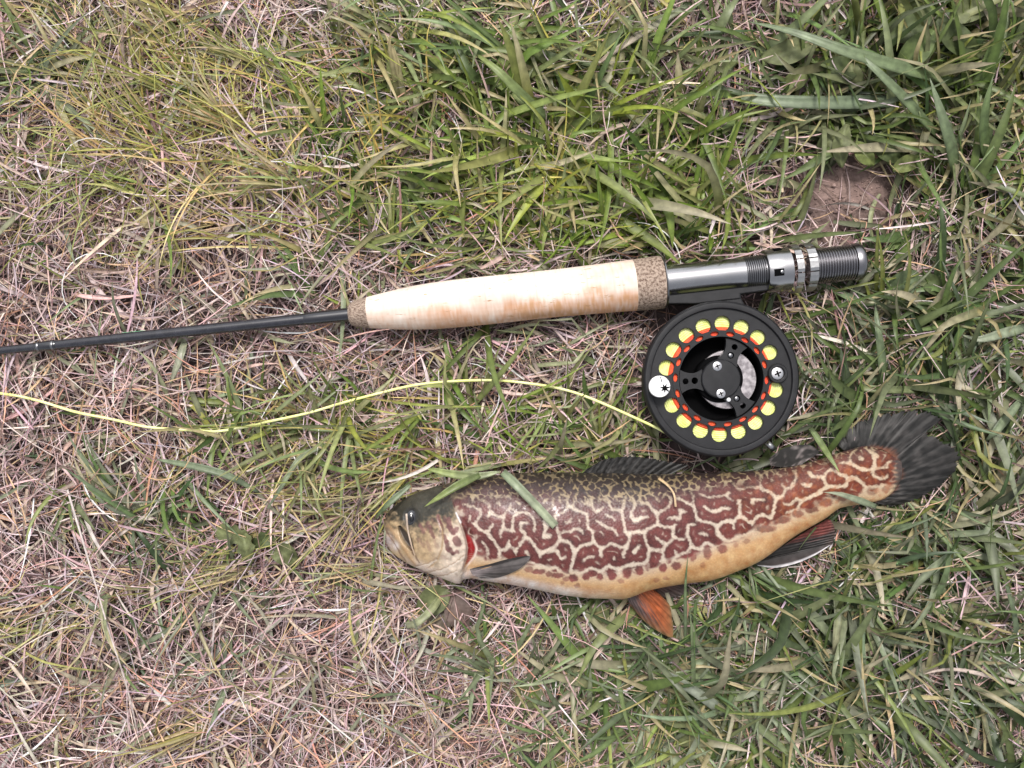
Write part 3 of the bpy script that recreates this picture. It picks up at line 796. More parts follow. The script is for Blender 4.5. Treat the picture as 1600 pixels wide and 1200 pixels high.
# ------------------------------------------------------------------ broad-leaved weeds
def weed(name, root, leaves, label, cat='weed', group=None, stemc=(.14, .17, .06)):
    rz = ground_z(*P(*root, 0)[:2])
    rp = P(root[0], root[1], 0); rp[2] = float(rz)
    e = empty(name, rp, label, cat, group or ('fallen leaves' if cat == 'leaf' else 'broad-leaved weeds in the lawn'))
    for (px, py, L, W, ang, zt, c, lobed) in leaves:
        # leaf blade: centre line from base to tip, in pixels; ang in degrees counter-clockwise from right
        a = math.radians(ang)
        dx, dy = math.cos(a), -math.sin(a)
        nn_, mm_ = 15, 9
        t = np.linspace(0, 1, nn_)[:, None]; u = np.linspace(-1, 1, mm_)[None, :]
        wp = np.sin(np.pi * np.clip(t * .93 + .05, 0, 1)) ** .75 * W / 2
        if lobed: wp = wp * (1 + .22 * np.sin(t * 22 + px) * np.abs(u)**2)
        bend = .12 * L * np.sin(t * 2.4) * math.sin(px * 3.1)
        cx = px + dx * (t - .5) * L - dy * (u * wp + bend)
        cy = py + dy * (t - .5) * L + dx * (u * wp + bend)
        z = (zt - (4.5 if rp[0] < .15 else 1.0) + 3.0 * np.sin(np.pi * t) - 3.0 * t**2 + (np.abs(u) * wp / max(W, 1) * 3.5) + .5 * np.sin(t * 13 + u * 3 + py)) * MM
        v = Pv(cx, cy, z)
        cc = np.array(c)[None, None] * (1 + .30 * np.exp(-(u / .10)**2) + .10 * np.sin(t * 26 + np.abs(u) * 8) - .1 * np.abs(u))[..., None]
        v2 = v.copy(); v2[..., 2] -= .00025
        nv = nn_ * mm_
        f1 = gridf(nn_, mm_); f2 = f1[:, ::-1] + nv
        mesh('leaf', np.vstack([v.reshape(-1, 3), v2.reshape(-1, 3)]), np.vstack([f1, f2]), M_leaf, e,
             col=np.vstack([cc.reshape(-1, 3)] * 2))
        b0 = v[0, mm_ // 2]
        mid = (b0 + rp) / 2 + np.array([0, 0, .002])
        sv, sf = sweep(spline([rp + [0, 0, .001], mid, b0 + (v[1, mm_//2] - b0) * .6 - [0, 0, .0002]], 7), .0006, 6)
        mesh('leaf_stalk', sv, sf, M_leaf, e, col=np.tile(np.array(stemc), (len(sv), 1)))
    return e
DG, OL, BR = (.085, .110, .042), (.150, .168, .075), (.18, .13, .112)
weed('broadleaf_weed', (697, 925), [(676, 938, 62, 44, 215, 11, OL, 0), (722, 952, 66, 44, 300, 10, BR, 0), (688, 972, 58, 38, 262, 8, (.16, .13, .10), 0)],
     'weed with round green and dusty brown leaves under the trout\'s throat')
weed('broadleaf_weed', (925, 940), [(890, 946, 60, 34, 190, 8, DG, 0), (930, 968, 78, 32, 272, 11, OL, 0), (916, 1022, 46, 36, 250, 8, (.16, .20, .07), 0)],
     'weed with long green leaves under the middle of the trout\'s belly')
weed('broadleaf_weed', (395, 835), [(362, 832, 62, 30, 160, 11, OL, 1), (386, 856, 56, 26, 285, 12, OL, 1), (412, 838, 52, 24, 40, 10, DG, 1), (443, 868, 50, 34, 330, 9, OL, 0)],
     'low weed with lobed olive leaves left of the trout\'s mouth')
weed('broadleaf_weed', (838, 1062), [(824, 1084, 70, 40, 215, 9, OL, 0), (852, 1052, 54, 28, 40, 8, DG, 0)],
     'weed with two olive leaves below the trout, half under straw')
weed('broadleaf_weed', (660, 310), [(650, 268, 84, 36, 118, 13, OL, 1), (676, 268, 56, 32, 75, 12, OL, 1), (612, 312, 84, 44, 165, 11, (.15, .18, .06), 1), (632, 352, 80, 34, 190, 10, (.14, .18, .055), 1)],
     'dandelion-like weed with lobed leaves above the front of the cork grip')
weed('broadleaf_weed', (1290, 90), [(1232, 72, 96, 38, 195, 14, OL, 0), (1310, 102, 78, 44, 20, 13, DG, 0), (1340, 118, 60, 28, 300, 12, OL, 0), (1240, 118, 70, 30, 215, 10, (.17, .2, .07), 0)],
     'weed with oval leaves at the top, under the long arching blade')
weed('broadleaf_weed', (1340, 200), [(1322, 228, 68, 28, 268, 13, OL, 0), (1352, 240, 46, 28, 310, 12, (.18, .215, .07), 0), (1298, 222, 52, 26, 215, 11, OL, 0), (1420, 258, 52, 26, 15, 11, (.19, .22, .075), 0), (1388, 245, 48, 26, 330, 10, DG, 0)],
     'weed with small pale leaves just above the bare soil patch')
weed('broadleaf_weed', (1470, 40), [(1416, 34, 96, 46, 205, 16, DG, 0), (1430, 78, 84, 42, 225, 17, (.11, .15, .05), 0), (1500, 58, 90, 44, 320, 16, DG, 0), (1520, 18, 80, 36, 20, 15, OL, 0)],
     'leafy dark green weed in the top right corner')
weed('broadleaf_weed', (1110, 145), [(1098, 146, 46, 30, 180, 10, (.15, .17, .075), 0), (1140, 92, 50, 24, 70, 10, OL, 0)],
     'little weed with dull round leaves left of the long arching blades')
weed('broadleaf_weed', (1432, 428), [(1408, 440, 60, 40, 205, 10, (.10, .135, .065), 0), (1462, 440, 56, 30, 340, 9, DG, 0)],
     'weed with dull green leaves right of the rod\'s end cap')
weed('broadleaf_weed', (945, 65), [(925, 72, 48, 22, 175, 13, (.22, .22, .08), 0)], 'single yellowing oval leaf above the broad slanting blade', 'weed')
weed('fallen_leaf', (1245, 1030), [(1236, 1034, 30, 24, 150, 12, (.24, .055, .055), 0)], 'small dark red leaf caught in the grass below the trout', 'leaf', None, (.2, .07, .06))
weed('fallen_leaf', (232, 350), [(230, 344, 40, 26, 170, 12, (.30, .25, .14), 0)], 'small tan leaf lying in the yellow grass above the rod', 'leaf')
# leafy stem at the top
p = spline([P(1334, -8, .034), P(1340, 25, .022), P(1349, 70, .004)], 10)
v, f = sweep(p, np.linspace(.0016, .0022, 10), 10)
tag(mesh('weed_stem', v, f, M_leaf, col=np.tile((.14, .155, .045), (len(v), 1)), origin=p[-1]), 'thick olive weed stem standing up at the top edge', 'weed')

# ------------------------------------------------------------------ fly rod
rod = empty('fly_rod', P(790, 466, 0.002), 'black fly rod with cork grip and nickel reel seat lying on the grass', 'fishing rod')
def rodpart(name, stations, mat, seg=32, parent=rod, uvcol=None, sharp=None, cap=True):
    """stations: (photo x, radius in photo px) along the rod's axis."""
    xs = np.array([s[0] for s in stations], float); rs = np.array([s[1] for s in stations], float) * S17
    pts = rod_pt(xs)
    v, f = sweep(pts, rs, seg, cap)
    sharp = sharp or 50
    col = uv = None
    if uvcol is not None:
        th = np.tile(np.linspace(0, 2*np.pi, seg, endpoint=False), len(xs))
        al = np.repeat((xs - 545) * S17, seg)
        rad = np.repeat(rs, seg)
        uv = np.stack([al, (th + .3) * .012, 0*al], -1)
        col = uvcol(np.repeat(xs, seg), th, v)
    return mesh(name, v, f, mat, parent, True, col, sharp=sharp, uv=uv)

blank = rodpart('blank', [(-2600, 4.2), (-1200, 5.2), (0, 6.6), (57, 7.0), (90, 7.6), (300, 8.6), (548, 9.6)], M_blank, 20)
rodpart('ferrule_wrap', [(56, 7.2), (58, 8.2), (86, 8.5), (89, 7.7)], M_wrap, 20, blank)
rodpart('ferrule_ring', [(59.5, 8.4), (60.5, 8.75), (62, 8.75), (63, 8.4)], M_dkmetal, 20, blank)
rodpart('ferrule_ring', [(82, 8.5), (83, 8.85), (84.5, 8.85), (85.5, 8.6)], M_dkmetal, 20, blank)
rodpart('winding', [(476, 9.4), (482, 10.4), (500, 10.7), (530, 10.9), (541, 11.2), (547, 11.2)], M_wrap, 24)
# pale green printed mark along the top edge of the blank
xs = np.linspace(192, 229, 14); pts = rod_pt(xs)
axd = np.append(ad, 0); sdv = np.array([-ad[1], ad[0], 0])
rows = []
for th in np.radians([64, 76, 88]):
    rows.append(pts + (sdv * math.sin(th) + np.array([0, 0, 1]) * math.cos(th)) * (8.35 * S17 + .00006))
v = np.stack(rows, 1).reshape(-1, 3)
mesh('printed_mark', v, gridf(14, 3)[:, ::-1], M_decal, blank)
# hook keeper
hk = [rod_pt(492.) + [0, -.0035, -.001], P(500, 511, .012), P(514, 516, .0105), P(519, 511, .011), rod_pt(522.) + [0, -.0035, 0]]
v, f = sweep(spline(hk, 24), .0003, 8); mesh('hook_keeper', v, f, M_wire, rod)

def burl_col(x, th, v):
    return np.tile((.38, .295, .235), (len(x), 1))
def cork_col(x, th, v):
    streak = snoise(512, 128, 5, 77, .35)
    cloud = snoise(256, 128, 10, 79)
    q = bil(streak, (x - 545) / 495 * 505, (th / 6.2832) * 120)
    q2 = bil(cloud, (x - 545) / 495 * 250, (th / 6.2832) * 120)
    py = proj(v)[1]; axis = 548 - .1033 * x
    low = sm(-10, 20, py - axis + q2 * 9)
    base = mixc((.73, .65, .58), (.68, .56, .47), np.clip(.35 + .4 * q, 0, 1))
    ring = ((x - 545) / 39.0).astype(int)                      # the grip is made of glued rings
    base = base * (1 + .035 * np.sin(ring * 12.9))[:, None]
    seam = np.exp(-((((x - 545) / 39.0) % 1 - .5) * 39 / 1.0)**2)
    base = mixc(base, (.48, .33, .23), seam * .32)
    hand = low * (.45 + .35 * sm(620, 760, x)) + .25 * sm(860, 985, x)
    base = mixc(base, (.57, .30, .17), np.clip(hand * (.95 + .3 * q + .3 * q2), 0, 1) * .95)
    stain = low * sm(770, 850, x) * sm(-.05, .55, q + .5 * q2)
    return mixc(base, (.52, .30, .15), np.clip(stain, 0, 1) * .75)
grip = rodpart('cork_grip', [(x, r) for x, r in zip(np.linspace(576, 991, 220), pchip([576, 620, 660, 700, 760, 850, 920, 991], [24.5, 31, 35, 37, 37.5, 37, 38, 40])(np.linspace(576, 991, 220)))],
               M_cork, 64, rod, cork_col)
rodpart('grip_ring', [(545.5, 10), (546, 14), (548, 17), (553, 19.5), (560, 21.5), (568, 23.3), (576.5, 24.6)], M_burl, 48, grip, burl_col)
rodpart('grip_ring', [(990.5, 40.1), (1005, 40.6), (1020, 41.2), (1031, 41.4), (1034, 40.8), (1035, 38)], M_burl, 48, grip, burl_col)
rodpart('grip_collar', [(1034.6, 38.5), (1035.5, 40), (1037.5, 39.8), (1038, 36), (1038, 20)], M_dkmetal, 48, grip)
seat = rodpart('reel_seat', [(1036, 26), (1161, 25.6)], M_nickel, 48)
th_st = []
for x in np.arange(1161, 1194, 3.2): th_st += [(x, 24.4), (x + 1.1, 26.2), (x + 2.1, 26.2), (x + 3.1, 24.4)]
rodpart('thread', th_st, M_dkmetal, 40, seat)
hood = rodpart('sliding_hood', [(1192, 27), (1193, 33), (1195, 34), (1218, 34.5), (1230, 34.5), (1231, 28)], M_nickel, 48, sharp=40)
for (a0, a1, x0, x1, cap_r) in ((56, 78, 1206, 1219, 0), (-20, -2, 1199, 1214, 1)):
    xs = np.linspace(x0, x1, 6); pp = rod_pt(xs); ths = np.radians(np.linspace(a0, a1, 6))
    v = np.stack([pp + (sdv * math.sin(t) + np.array([0, 0, 1]) * math.cos(t)) * (34.6 * S17 + .0001) for t in ths], 1).reshape(-1, 3)
    mesh('hood_slot', v, gridf(6, 6)[:, ::-1], M_blackdeep, hood)  # flat dark patch, the slot's inner shade painted on the hood
pb = rod_pt(1211.) + (np.array([0, 0, 1]) * math.cos(math.radians(-10)) + sdv * math.sin(math.radians(-10))) * (34.6 * S17)
v, f = lathe_z([(0.0010, -.0002), (.0010, .0002), (.0007, .0004), (.0001, .0004)], pb[:2], 14); v[:, 2] += pb[2]
mesh('hood_pin', v, f, M_dkmetal, hood)
for x0, x1, r in ((1231, 1247.5, 37.5), (1250, 1269, 37.5)):
    st = [(x0, 28), (x0, r - 1.5), (x0 + 1.5, r), (x1 - 1.5, r), (x1, r - 1.5), (x1, 28)]
    o = rodpart('locking_ring', st, M_alu, 48, sharp=35)
    k = 11
    for q in range(k):
        a = 2 * math.pi * q / k
        d = sdv * math.sin(a) + np.array([0, 0, 1]) * math.cos(a); tdir = sdv * math.cos(a) - np.array([0, 0, 1]) * math.sin(a)
        if d[2] < -.3: continue
        c0_ = rod_pt(x0 + 3.0) + d * (r * S17); c1_ = rod_pt(x1 - 3.0) + d * (r * S17)
        hw = 9.7 * S17; ht = .00012
        vs = []
        for cc_ in (c0_, c1_):
            vs += [cc_ - tdir * hw - d*.0004, cc_ - tdir * hw * .5 + d * ht, cc_ + tdir * hw * .5 + d * ht, cc_ + tdir * hw - d*.0004]
        mesh('grip_rib', vs, [(0, 1, 5, 4), (1, 2, 6, 5), (2, 3, 7, 6), (0, 3, 2, 1), (4, 5, 6, 7)], M_alu, o, False)
th_st = []
for x in np.arange(1269, 1330, 4.1): th_st += [(x, 26.0), (x + 1.4, 28.0), (x + 2.5, 28.0), (x + 4.0, 26.0)]
rodpart('thread', th_st, M_dkalu, 40, seat)
rodpart('end_cap', [(1330, 24), (1331, 28), (1334, 29), (1339, 29.5), (1343, 28.5), (1346, 25), (1347.5, 18), (1348, 8)], M_dkalu, 40, sharp=40)

# ------------------------------------------------------------------ fly reel
reel = empty('fly_reel', P(1128, 592, .002) * [1, 1, 0] + [0, 0, .002], 'black round fly reel with lime and red line seen through its holes', 'fishing reel')
CXY = RC[:2]
def rz(mm_): return ZT + mm_ * MM
def pol(r, a, dz):       # r in reel pixels, a degrees, dz mm from the top
    return np.array([CXY[0] + r * SR * math.cos(math.radians(a)), CXY[1] + r * SR * math.sin(math.radians(a)), rz(dz)])
def plate_hole(bnd, hc, rx, ry, rot, z, depth, pad=1):
    """bnd: closed loop of (x, y) in reel pixels around a hole; returns the plate with the hole and its wall."""
    b_ = np.array(bnd, float); n_ = len(b_)
    a_ = np.arctan2(b_[:, 1] - hc[1], b_[:, 0] - hc[0])
    ca, sa = math.cos(rot), math.sin(rot)
    la = a_ - rot
    rr_ = 1 / np.sqrt((np.cos(la) / rx)**2 + (np.sin(la) / ry)**2)
    h = np.stack([hc[0] + rr_ * np.cos(a_), hc[1] + rr_ * np.sin(a_)], -1)
    def w(q, dz): return np.stack([CXY[0] + q[:, 0] * SR, CXY[1] + q[:, 1] * SR, np.full(len(q), rz(dz))], -1)
    hb = hc + (h - np.array(hc)) * 1.06
    v = np.vstack([w(b_, z), w(hb, z), w(h, z - .25), w(h, z - depth)])
    f = []
    for r_ in range(3):
        for i in range(n_):
            j = (i + 1) % n_
            f.append([r_*n_ + i, r_*n_ + j, (r_+1)*n_ + j, (r_+1)*n_ + i])
    return v, f
def sector(r0, r1, a0, a1, n_=7):
    L_ = []
    for a in np.linspace(a0, a1, n_): L_.append((r1*math.cos(math.radians(a)), r1*math.sin(math.radians(a))))
    for r in np.linspace(r1, r0, n_)[1:-1]: L_.append((r*math.cos(math.radians(a1)), r*math.sin(math.radians(a1))))
    for a in np.linspace(a1, a0, n_): L_.append((r0*math.cos(math.radians(a)), r0*math.sin(math.radians(a))))
    for r in np.linspace(r0, r1, n_)[1:-1]: L_.append((r*math.cos(math.radians(a0)), r*math.sin(math.radians(a0))))
    return L_
def rl(name, prof, mat, seg=72, parent=reel, cap=False, sharp=35):
    v, f = lathe_z([(r * SR, rz(z)) for r, z in prof], CXY, seg, cap)
    return mesh(name, v, f, mat, parent, sharp=sharp)
# outer frame: rim, rear plate, pillars
rl('rim', [(110, -2.2), (110.5, -.5), (111.5, -.1), (114, 0), (119, -.1), (121.5, -.8), (122.6, -2.0), (122.6, -4.5), (121, -5.2), (110, -5.2), (110, -2.2)], M_black, 96)
frame = rl('frame', [(10, -22), (108, -22), (113, -22.6), (114, -24), (113, -26), (10, -26.2)], M_black, 72, cap=True)
for a in (15, 60, 120, 165, 235, 305):
    v, f = sweep([pol(109, a, -22.4), pol(111, a, -13), pol(113, a, -5.0)], [.0021, .0017, .0021], 12)
    mesh('pillar', v, f, M_black, reel)
# face plate with sixteen holes
A0 = 88.5
parts = []
for k in range(18):
    a = A0 + 20 * k
    s_b = sector(76, 110.3, a - 10, a + 10, 9)
    if k in (5, 14):
        hc = (87*math.cos(math.radians(a)), 87*math.sin(math.radians(a)))
        parts.append(plate_hole(s_b, hc, 4, 4, 0, -1.6, 1.5))
    else:
        jr = 12.2 + .25 * math.sin(k * 5)
        hc = (87*math.cos(math.radians(a)), 87*math.sin(math.radians(a)))
        parts.append(plate_hole(s_b, hc, jr, jr * .97, 0, -1.6, 1.7))
v, f = merge(parts); mesh('face_plate', v, f, M_black, reel, sharp=40)
# inner lip with slots
parts = []
for k in range(18):
    a = A0 + 10 + 20 * k
    s_b = sector(66.5, 76.2, a - 10, a + 10, 9)
    hc = (71.6*math.cos(math.radians(a)), 71.6*math.sin(math.radians(a)))
    parts.append(plate_hole(s_b, hc, 3.4, 6.4, math.radians(a), -1.25, 1.3))
v, f = merge(parts); lip = mesh('inner_lip', v, f, M_black, reel, sharp=40)
rl('lip_edge', [(76.4, -1.7), (76.2, -1.25)], M_black, 72, lip)
rl('lip_wall', [(66.5, -1.25), (65.5, -1.6), (65, -3), (64, -14)], M_blackdeep, 72, lip)
rl('spool_floor', [(65, -13.5), (58, -14), (20, -14)], M_blackdeep, 64)
# wound line
prof = []
for r in np.arange(83.2, 106, 3.4): prof += [(r - 1.7, -4.3), (r - .7, -3.7), (r + .7, -3.7), (r + 1.6, -4.3)]
prof += [(106, -5), (101, -21), (79, -21.5)]
rl('wound_line', prof, M_lime, 72, sharp=180)
prof = []
for r in np.arange(68.5, 80.0, 2.2): prof += [(r - 1.1, -3.3), (r - .4, -2.9), (r + .4, -2.9), (r + 1.0, -3.3)]
rl('wound_backing', prof + [(82, -4)], M_red, 72, sharp=180)
# silver drag plate
dv, df = lathe_z([(47*SR, rz(-6.6)), (46*SR, rz(-6.1)), (28*SR, rz(-6.0)), (24*SR, rz(-6.1))], CXY + np.array([13, -1]) * SR, 64)
mesh('drag_plate', dv, df, M_silverdisc, reel, sharp=35)
rl('drag_collar', [(37.5, -12), (37.5, -5.2), (36, -4.6), (20, -4.5)], M_blackdeep, 48)
# hub and spokes
hub = rl('hub', [(30.5, -7), (31, -2.6), (30.5, -1.6), (29, -1.2), (12, -1.05), (0.4, -1.0)], M_black, 64, cap=True)
for a in (66, 184, -50):
    # spoke outline in its own frame (r along, w across), two cells with a hole each
    rs_ = np.array([28, 33, 38, 43, 48, 52, 57, 62, 66.2])
    ws_ = np.array([17, 14.5, 12.5, 12, 12.5, 13.5, 15.5, 18.5, 22])
    ca, sa = math.cos(math.radians(a)), math.sin(math.radians(a))
    tr = lambda r, w: (r*ca - w*sa, r*sa + w*ca)
    cells = []
    for i0, i1, hcr, hr in ((0, 4, 40.5, 5.0), (4, 8, 55.0, 4.6)):
        rr_ = np.linspace(rs_[i0], rs_[i1], 9); ww_ = np.interp(rr_, rs_, ws_)
        b_ = [tr(r, w) for r, w in zip(rr_, -ww_)]
        b_ += [tr(rr_[-1], w) for w in np.linspace(-ww_[-1], ww_[-1], 7)[1:-1]]
        b_ += [tr(r, w) for r, w in zip(rr_[::-1], ww_[::-1])]
        b_ += [tr(rr_[0], w) for w in np.linspace(ww_[0], -ww_[0], 7)[1:-1]]
        cells.append(plate_hole(b_, tr(hcr, 0), hr, hr, 0, -2.9, 2.2))
    # side walls
    rr_ = np.linspace(28, 66.2, 16); ww_ = np.interp(rr_, rs_, ws_)
    for sgn in (-1, 1):
        q = np.array([tr(r, sgn * w) for r, w in zip(rr_, ww_)])
        t3 = lambda dz: np.stack([CXY[0] + q[:, 0]*SR, CXY[1] + q[:, 1]*SR, np.full(16, rz(dz))], -1)
        v = np.stack([t3(-2.9), t3(-5.6)], 1).reshape(-1, 3)
        cells.append((v, gridf(16, 2)))
    v, f = merge(cells)
    sp = mesh('spoke', v, f, M_black, reel, sharp=40)
    c = tr(55, 0) if a == 184 else tr(40.5, 0)
    c3 = (CXY[0] + c[0]*SR, CXY[1] + c[1]*SR)
    if a != 184:
        v, f = lathe_z([(4.4*SR, rz(-4.6)), (4.2*SR, rz(-3.5)), (3*SR, rz(-3.2)), (.2*SR, rz(-3.15))], c3, 18)
        mesh('rivet', v, f, M_dkmetal, sp)
def screw(r, a, rad, dz, parent, name='screw'):
    c = pol(r, a, 0)[:2]
    v, f = lathe_z([(rad*SR, rz(dz - .6)), (rad*SR, rz(dz + .1)), (rad*.8*SR, rz(dz + .38)), (rad*.3*SR, rz(dz + .42)), (rad*.05*SR, rz(dz + .42))], c, 24)
    o = mesh(name, v, f, M_screw, parent, sharp=40)
    w_ = rad * .55 * SR; t_ = rad * .13 * SR
    vs, fs = [], []
    for q, ang in enumerate((.4, .4 + math.pi/2)):
        d = np.array([math.cos(ang), math.sin(ang)]); e_ = np.array([-d[1], d[0]])
        z_ = rz(dz + .43 + .015 * q)
        for sx_, sy_ in ((-1, -1), (1, -1), (1, 1), (-1, 1)):
            xy = c + d * w_ * sx_ + e_ * t_ * sy_; vs.append((*xy, z_))
        fs.append([4*q, 4*q+1, 4*q+2, 4*q+3])
    mesh('screw_slot', vs, fs, M_blackdeep, o, False)
screw(21, 108, 7.2, -1.0, hub)
screw(23, 268, 7.2, -1.0, hub)
v, f = sweep([pol(35, 291, -2.7), pol(35, 291, -1.8)], [.0012, .0009], 10); mesh('retaining_pin', v, f, M_white, hub)
# counterweight with screw
kn = 88.5 - 80 - 3
c = pol(88, kn, 0)[:2]
v, f = lathe_z([(15.5*SR, rz(-1.7)), (15.5*SR, rz(-.2)), (14.2*SR, rz(.35)), (11.2*SR, rz(.35)), (10.6*SR, rz(-.1)), (10.2*SR, rz(-.6))], c, 32)
cw = mesh('counterweight', v, f, M_black, reel, sharp=40)
screw(88, kn, 9.6, -.5, cw, 'counterweight_screw')
# winding handle: pale knob, seen end on, with a dark mark on its cap
ha = 187.2
c = pol(97, ha, 0)[:2]
v, f = lathe_z([(10*SR, rz(-1.7)), (10*SR, rz(.5)), (12*SR, rz(1.2)), (15*SR, rz(6.5)), (15.6*SR, rz(7.6)), (14.8*SR, rz(8.3)), (12*SR, rz(8.6)), (.4*SR, rz(8.65))], c, 40, True)
# the knob stands above the face, so slide it to where its cap is seen
cap_p = P(1031, 604, rz(8.6)); base_shift = cap_p[:2] - c
v[:, :2] = c + (v[:, :2] - c) * 1.08 + base_shift
hd = mesh('handle_knob', v, f, M_white, reel, sharp=50)
cm = cap_p[:2] + np.array([7.5, -2.5]) * SR
vs = [(*cm, rz(8.78))]; fs = []
for q in range(14):
    a = 2*math.pi*q/14 + .25; r = (8.0 if q % 2 == 0 else 3.2) * SR * (1.35 if q in (0, 12) else 1)
    vs.append((cm[0] + r*math.cos(a), cm[1] + r*math.sin(a), rz(8.74)))
for q in range(14): fs.append((0, 1 + q, 1 + (q + 1) % 14))
mesh('cap_mark', vs, fs, M_blackdeep, hd, False)
v, f = sweep([np.array([*(cap_p[:2] + np.array([1, 15]) * SR), rz(8.66)]), np.array([*(cap_p[:2] + np.array([3, 7]) * SR), rz(8.75)])], .00018, 6)
mesh('cap_mark', v, f, M_blackdeep, hd)
# foot: stem up to the rod and the plate clamped under the seat
def box_pts(pl, z0, z1):
    n_ = len(pl); v = [(*P(a, b_, (z0 + z1)/2)[:2], z) for z in (z0, z1) for a, b_ in pl]
    f = [list(range(n_ - 1, -1, -1)), list(range(n_, 2*n_))] + [[i, (i+1) % n_, n_ + (i+1) % n_, n_ + i] for i in range(n_)]
    return np.array(v), f
v, f = box_pts([(1091, 478), (1086, 470), (1086, 453), (1154, 447), (1154, 468), (1160, 478), (1152, 486), (1098, 486)], .010, .0209)
ft = mesh('reel_foot', v, f, M_black, reel, False)
bv = ft.modifiers.new('soft_edges', 'BEVEL'); bv.width = .0007; bv.segments = 2; bv.limit_method = 'ANGLE'
v, f = box_pts([(1041, 476), (1039, 458), (1110, 450), (1196, 440), (1197, 455), (1154, 461), (1154, 468), (1086, 476)], .013, .0215)
ft2 = mesh('foot_plate', v, f, M_black, reel, False)
bv = ft2.modifiers.new('soft_edges', 'BEVEL'); bv.width = .0006; bv.segments = 2; bv.limit_method = 'ANGLE'
v, f = sweep([P(1196, 690, .014), P(1203, 696, .014), P(1209, 703, .014)], [.0016, .0018, .0018], 14); mesh('drag_knob', v, f, M_alu, reel)

# ------------------------------------------------------------------ fly line
lp = [(1052, 683, 20), (1036, 674, 24), (1000, 656, 22), (945, 631, 19), (872, 607, 17), (800, 596, 16), (725, 594, 16), (660, 601, 16), (600, 612, 15.5), (540, 628, 15), (480, 645, 15),
      (400, 664, 14.5), (350, 672, 14.5), (310, 673, 14.5), (230, 667, 14.5), (140, 649, 15), (60, 627, 15), (0, 615, 15), (-150, 600, 13), (-420, 640, 11)]
p = spline([P(a, b_, z * MM) for a, b_, z in lp], 160)
p[:, 2] -= .0012 + .0008 * np.sin(np.arange(160) * .55) * sm(20, 60, np.arange(160)); p[:, 1] += .00035 * np.sin(np.arange(160) * .37 + 1) * np.sin(np.arange(160) * .11)
v, f = sweep(p, 2.15 * S17, 10)
tag(mesh('fly_line', v, f, M_line, origin=p[80]), 'thin yellow fly line curving over the grass from the reel', 'fishing line')

# ------------------------------------------------------------------ trout
trout = empty('trout', P(1000, 830, .003), 'tiger trout with maze-like brown markings lying on its side on the grass', 'fish')
# maze pattern by repeated band-pass and saturation; coarse on the flank, fine on the back
PW, PH = 1024, 512          # 1 cell = 1 photo pixel; x - 500, unrolled y
r0 = np.random.default_rng(5)
kx = np.fft.fftfreq(PW)[None, :]; ky = np.fft.fftfreq(PH)[:, None]; kk = np.hypot(kx, ky)
def band(lam): return np.exp(-((kk - 1/lam) / (.33/lam))**2) - .15 * np.exp(-(kk * lam * 1.2)**2)
B1, B2, B3 = band(22.0), band(14.0), band(18.0)
XX, YY = np.meshgrid(np.arange(PW) + 500.0, np.arange(PH) + 560.0)
cmid = (fU(XX) + fL(XX)) / 2; hh = (fL(XX) - fU(XX)) / 2 + 1
vn = (YY - cmid) / (hh * 1.25)          # -1 back .. +1 belly (unrolled)
wb = 1 - sm(-.62, -.25, vn)              # fine on the back
wt = sm(1180, 1330, XX) * (1 - wb)
bias = -.16 + .55 * sm(.35, .72, vn) + .0 * vn
u = r0.standard_normal((PH, PW)) * .5
for it in range(46):
    F = np.fft.fft2(u)
    a1 = np.real(np.fft.ifft2(F * B1)); a2 = np.real(np.fft.ifft2(F * B2)); a3 = np.real(np.fft.ifft2(F * B3))
    mixf = a1 * (1 - wb - wt) + a2 * wb + a3 * wt
    u = np.tanh(2.6 * mixf - bias * .55)
field = np.real(np.fft.ifft2(np.fft.fft2(u) * np.exp(-(kk * 5.2)**2)))    # + dark, - light
rough_edge = snoise(PW, PH, 1.6, 9) * .10
nback3 = snoise(PW, PH, 9, 18)
nback, nback2, nstip = snoise(PW, PH, 6.6, 15) * 1.0, snoise(PW, PH, 9, 16), snoise(PW, PH, .75, 17)

NX, NT, NB = 760, 250, 26
w_ = np.linspace(0, 1, NX)
Xs = 599.5 + 805.5 * (0.6 * w_ + 0.4 * w_**2)
Xs[:40] = 599.5 + (Xs[40] - 599.5) * (np.linspace(0, 1, 41)[:40]) ** 1.7
ph = np.linspace(-np.pi/2, np.pi/2, NT)          # -belly .. +back over the upper side
cU, cL = fU(Xs).copy(), fL(Xs).copy()
T = fT(Xs) * MM; ZC = fZ(Xs)
sinp, cosp = np.sin(ph), np.cos(ph)
for _ in range(4):                                # fit so the outline seen equals the photographed one
    c = (cU + cL) / 2; h = (cL - cU) / 2
    py = c[:, None] - h[:, None] * sinp[None]
    Vt = Pv(np.repeat(Xs[:, None], NT, 1), py, np.repeat(ZC[:, None], NT, 1))
    Vt[..., 2] = ZC[:, None] + T[:, None] * np.sign(cosp) * np.abs(cosp)**.92
    qx, qy = proj(Vt)
    cU += (fU(Xs) - qy.min(1)) * .9; cL += (fL(Xs) - qy.max(1)) * .9
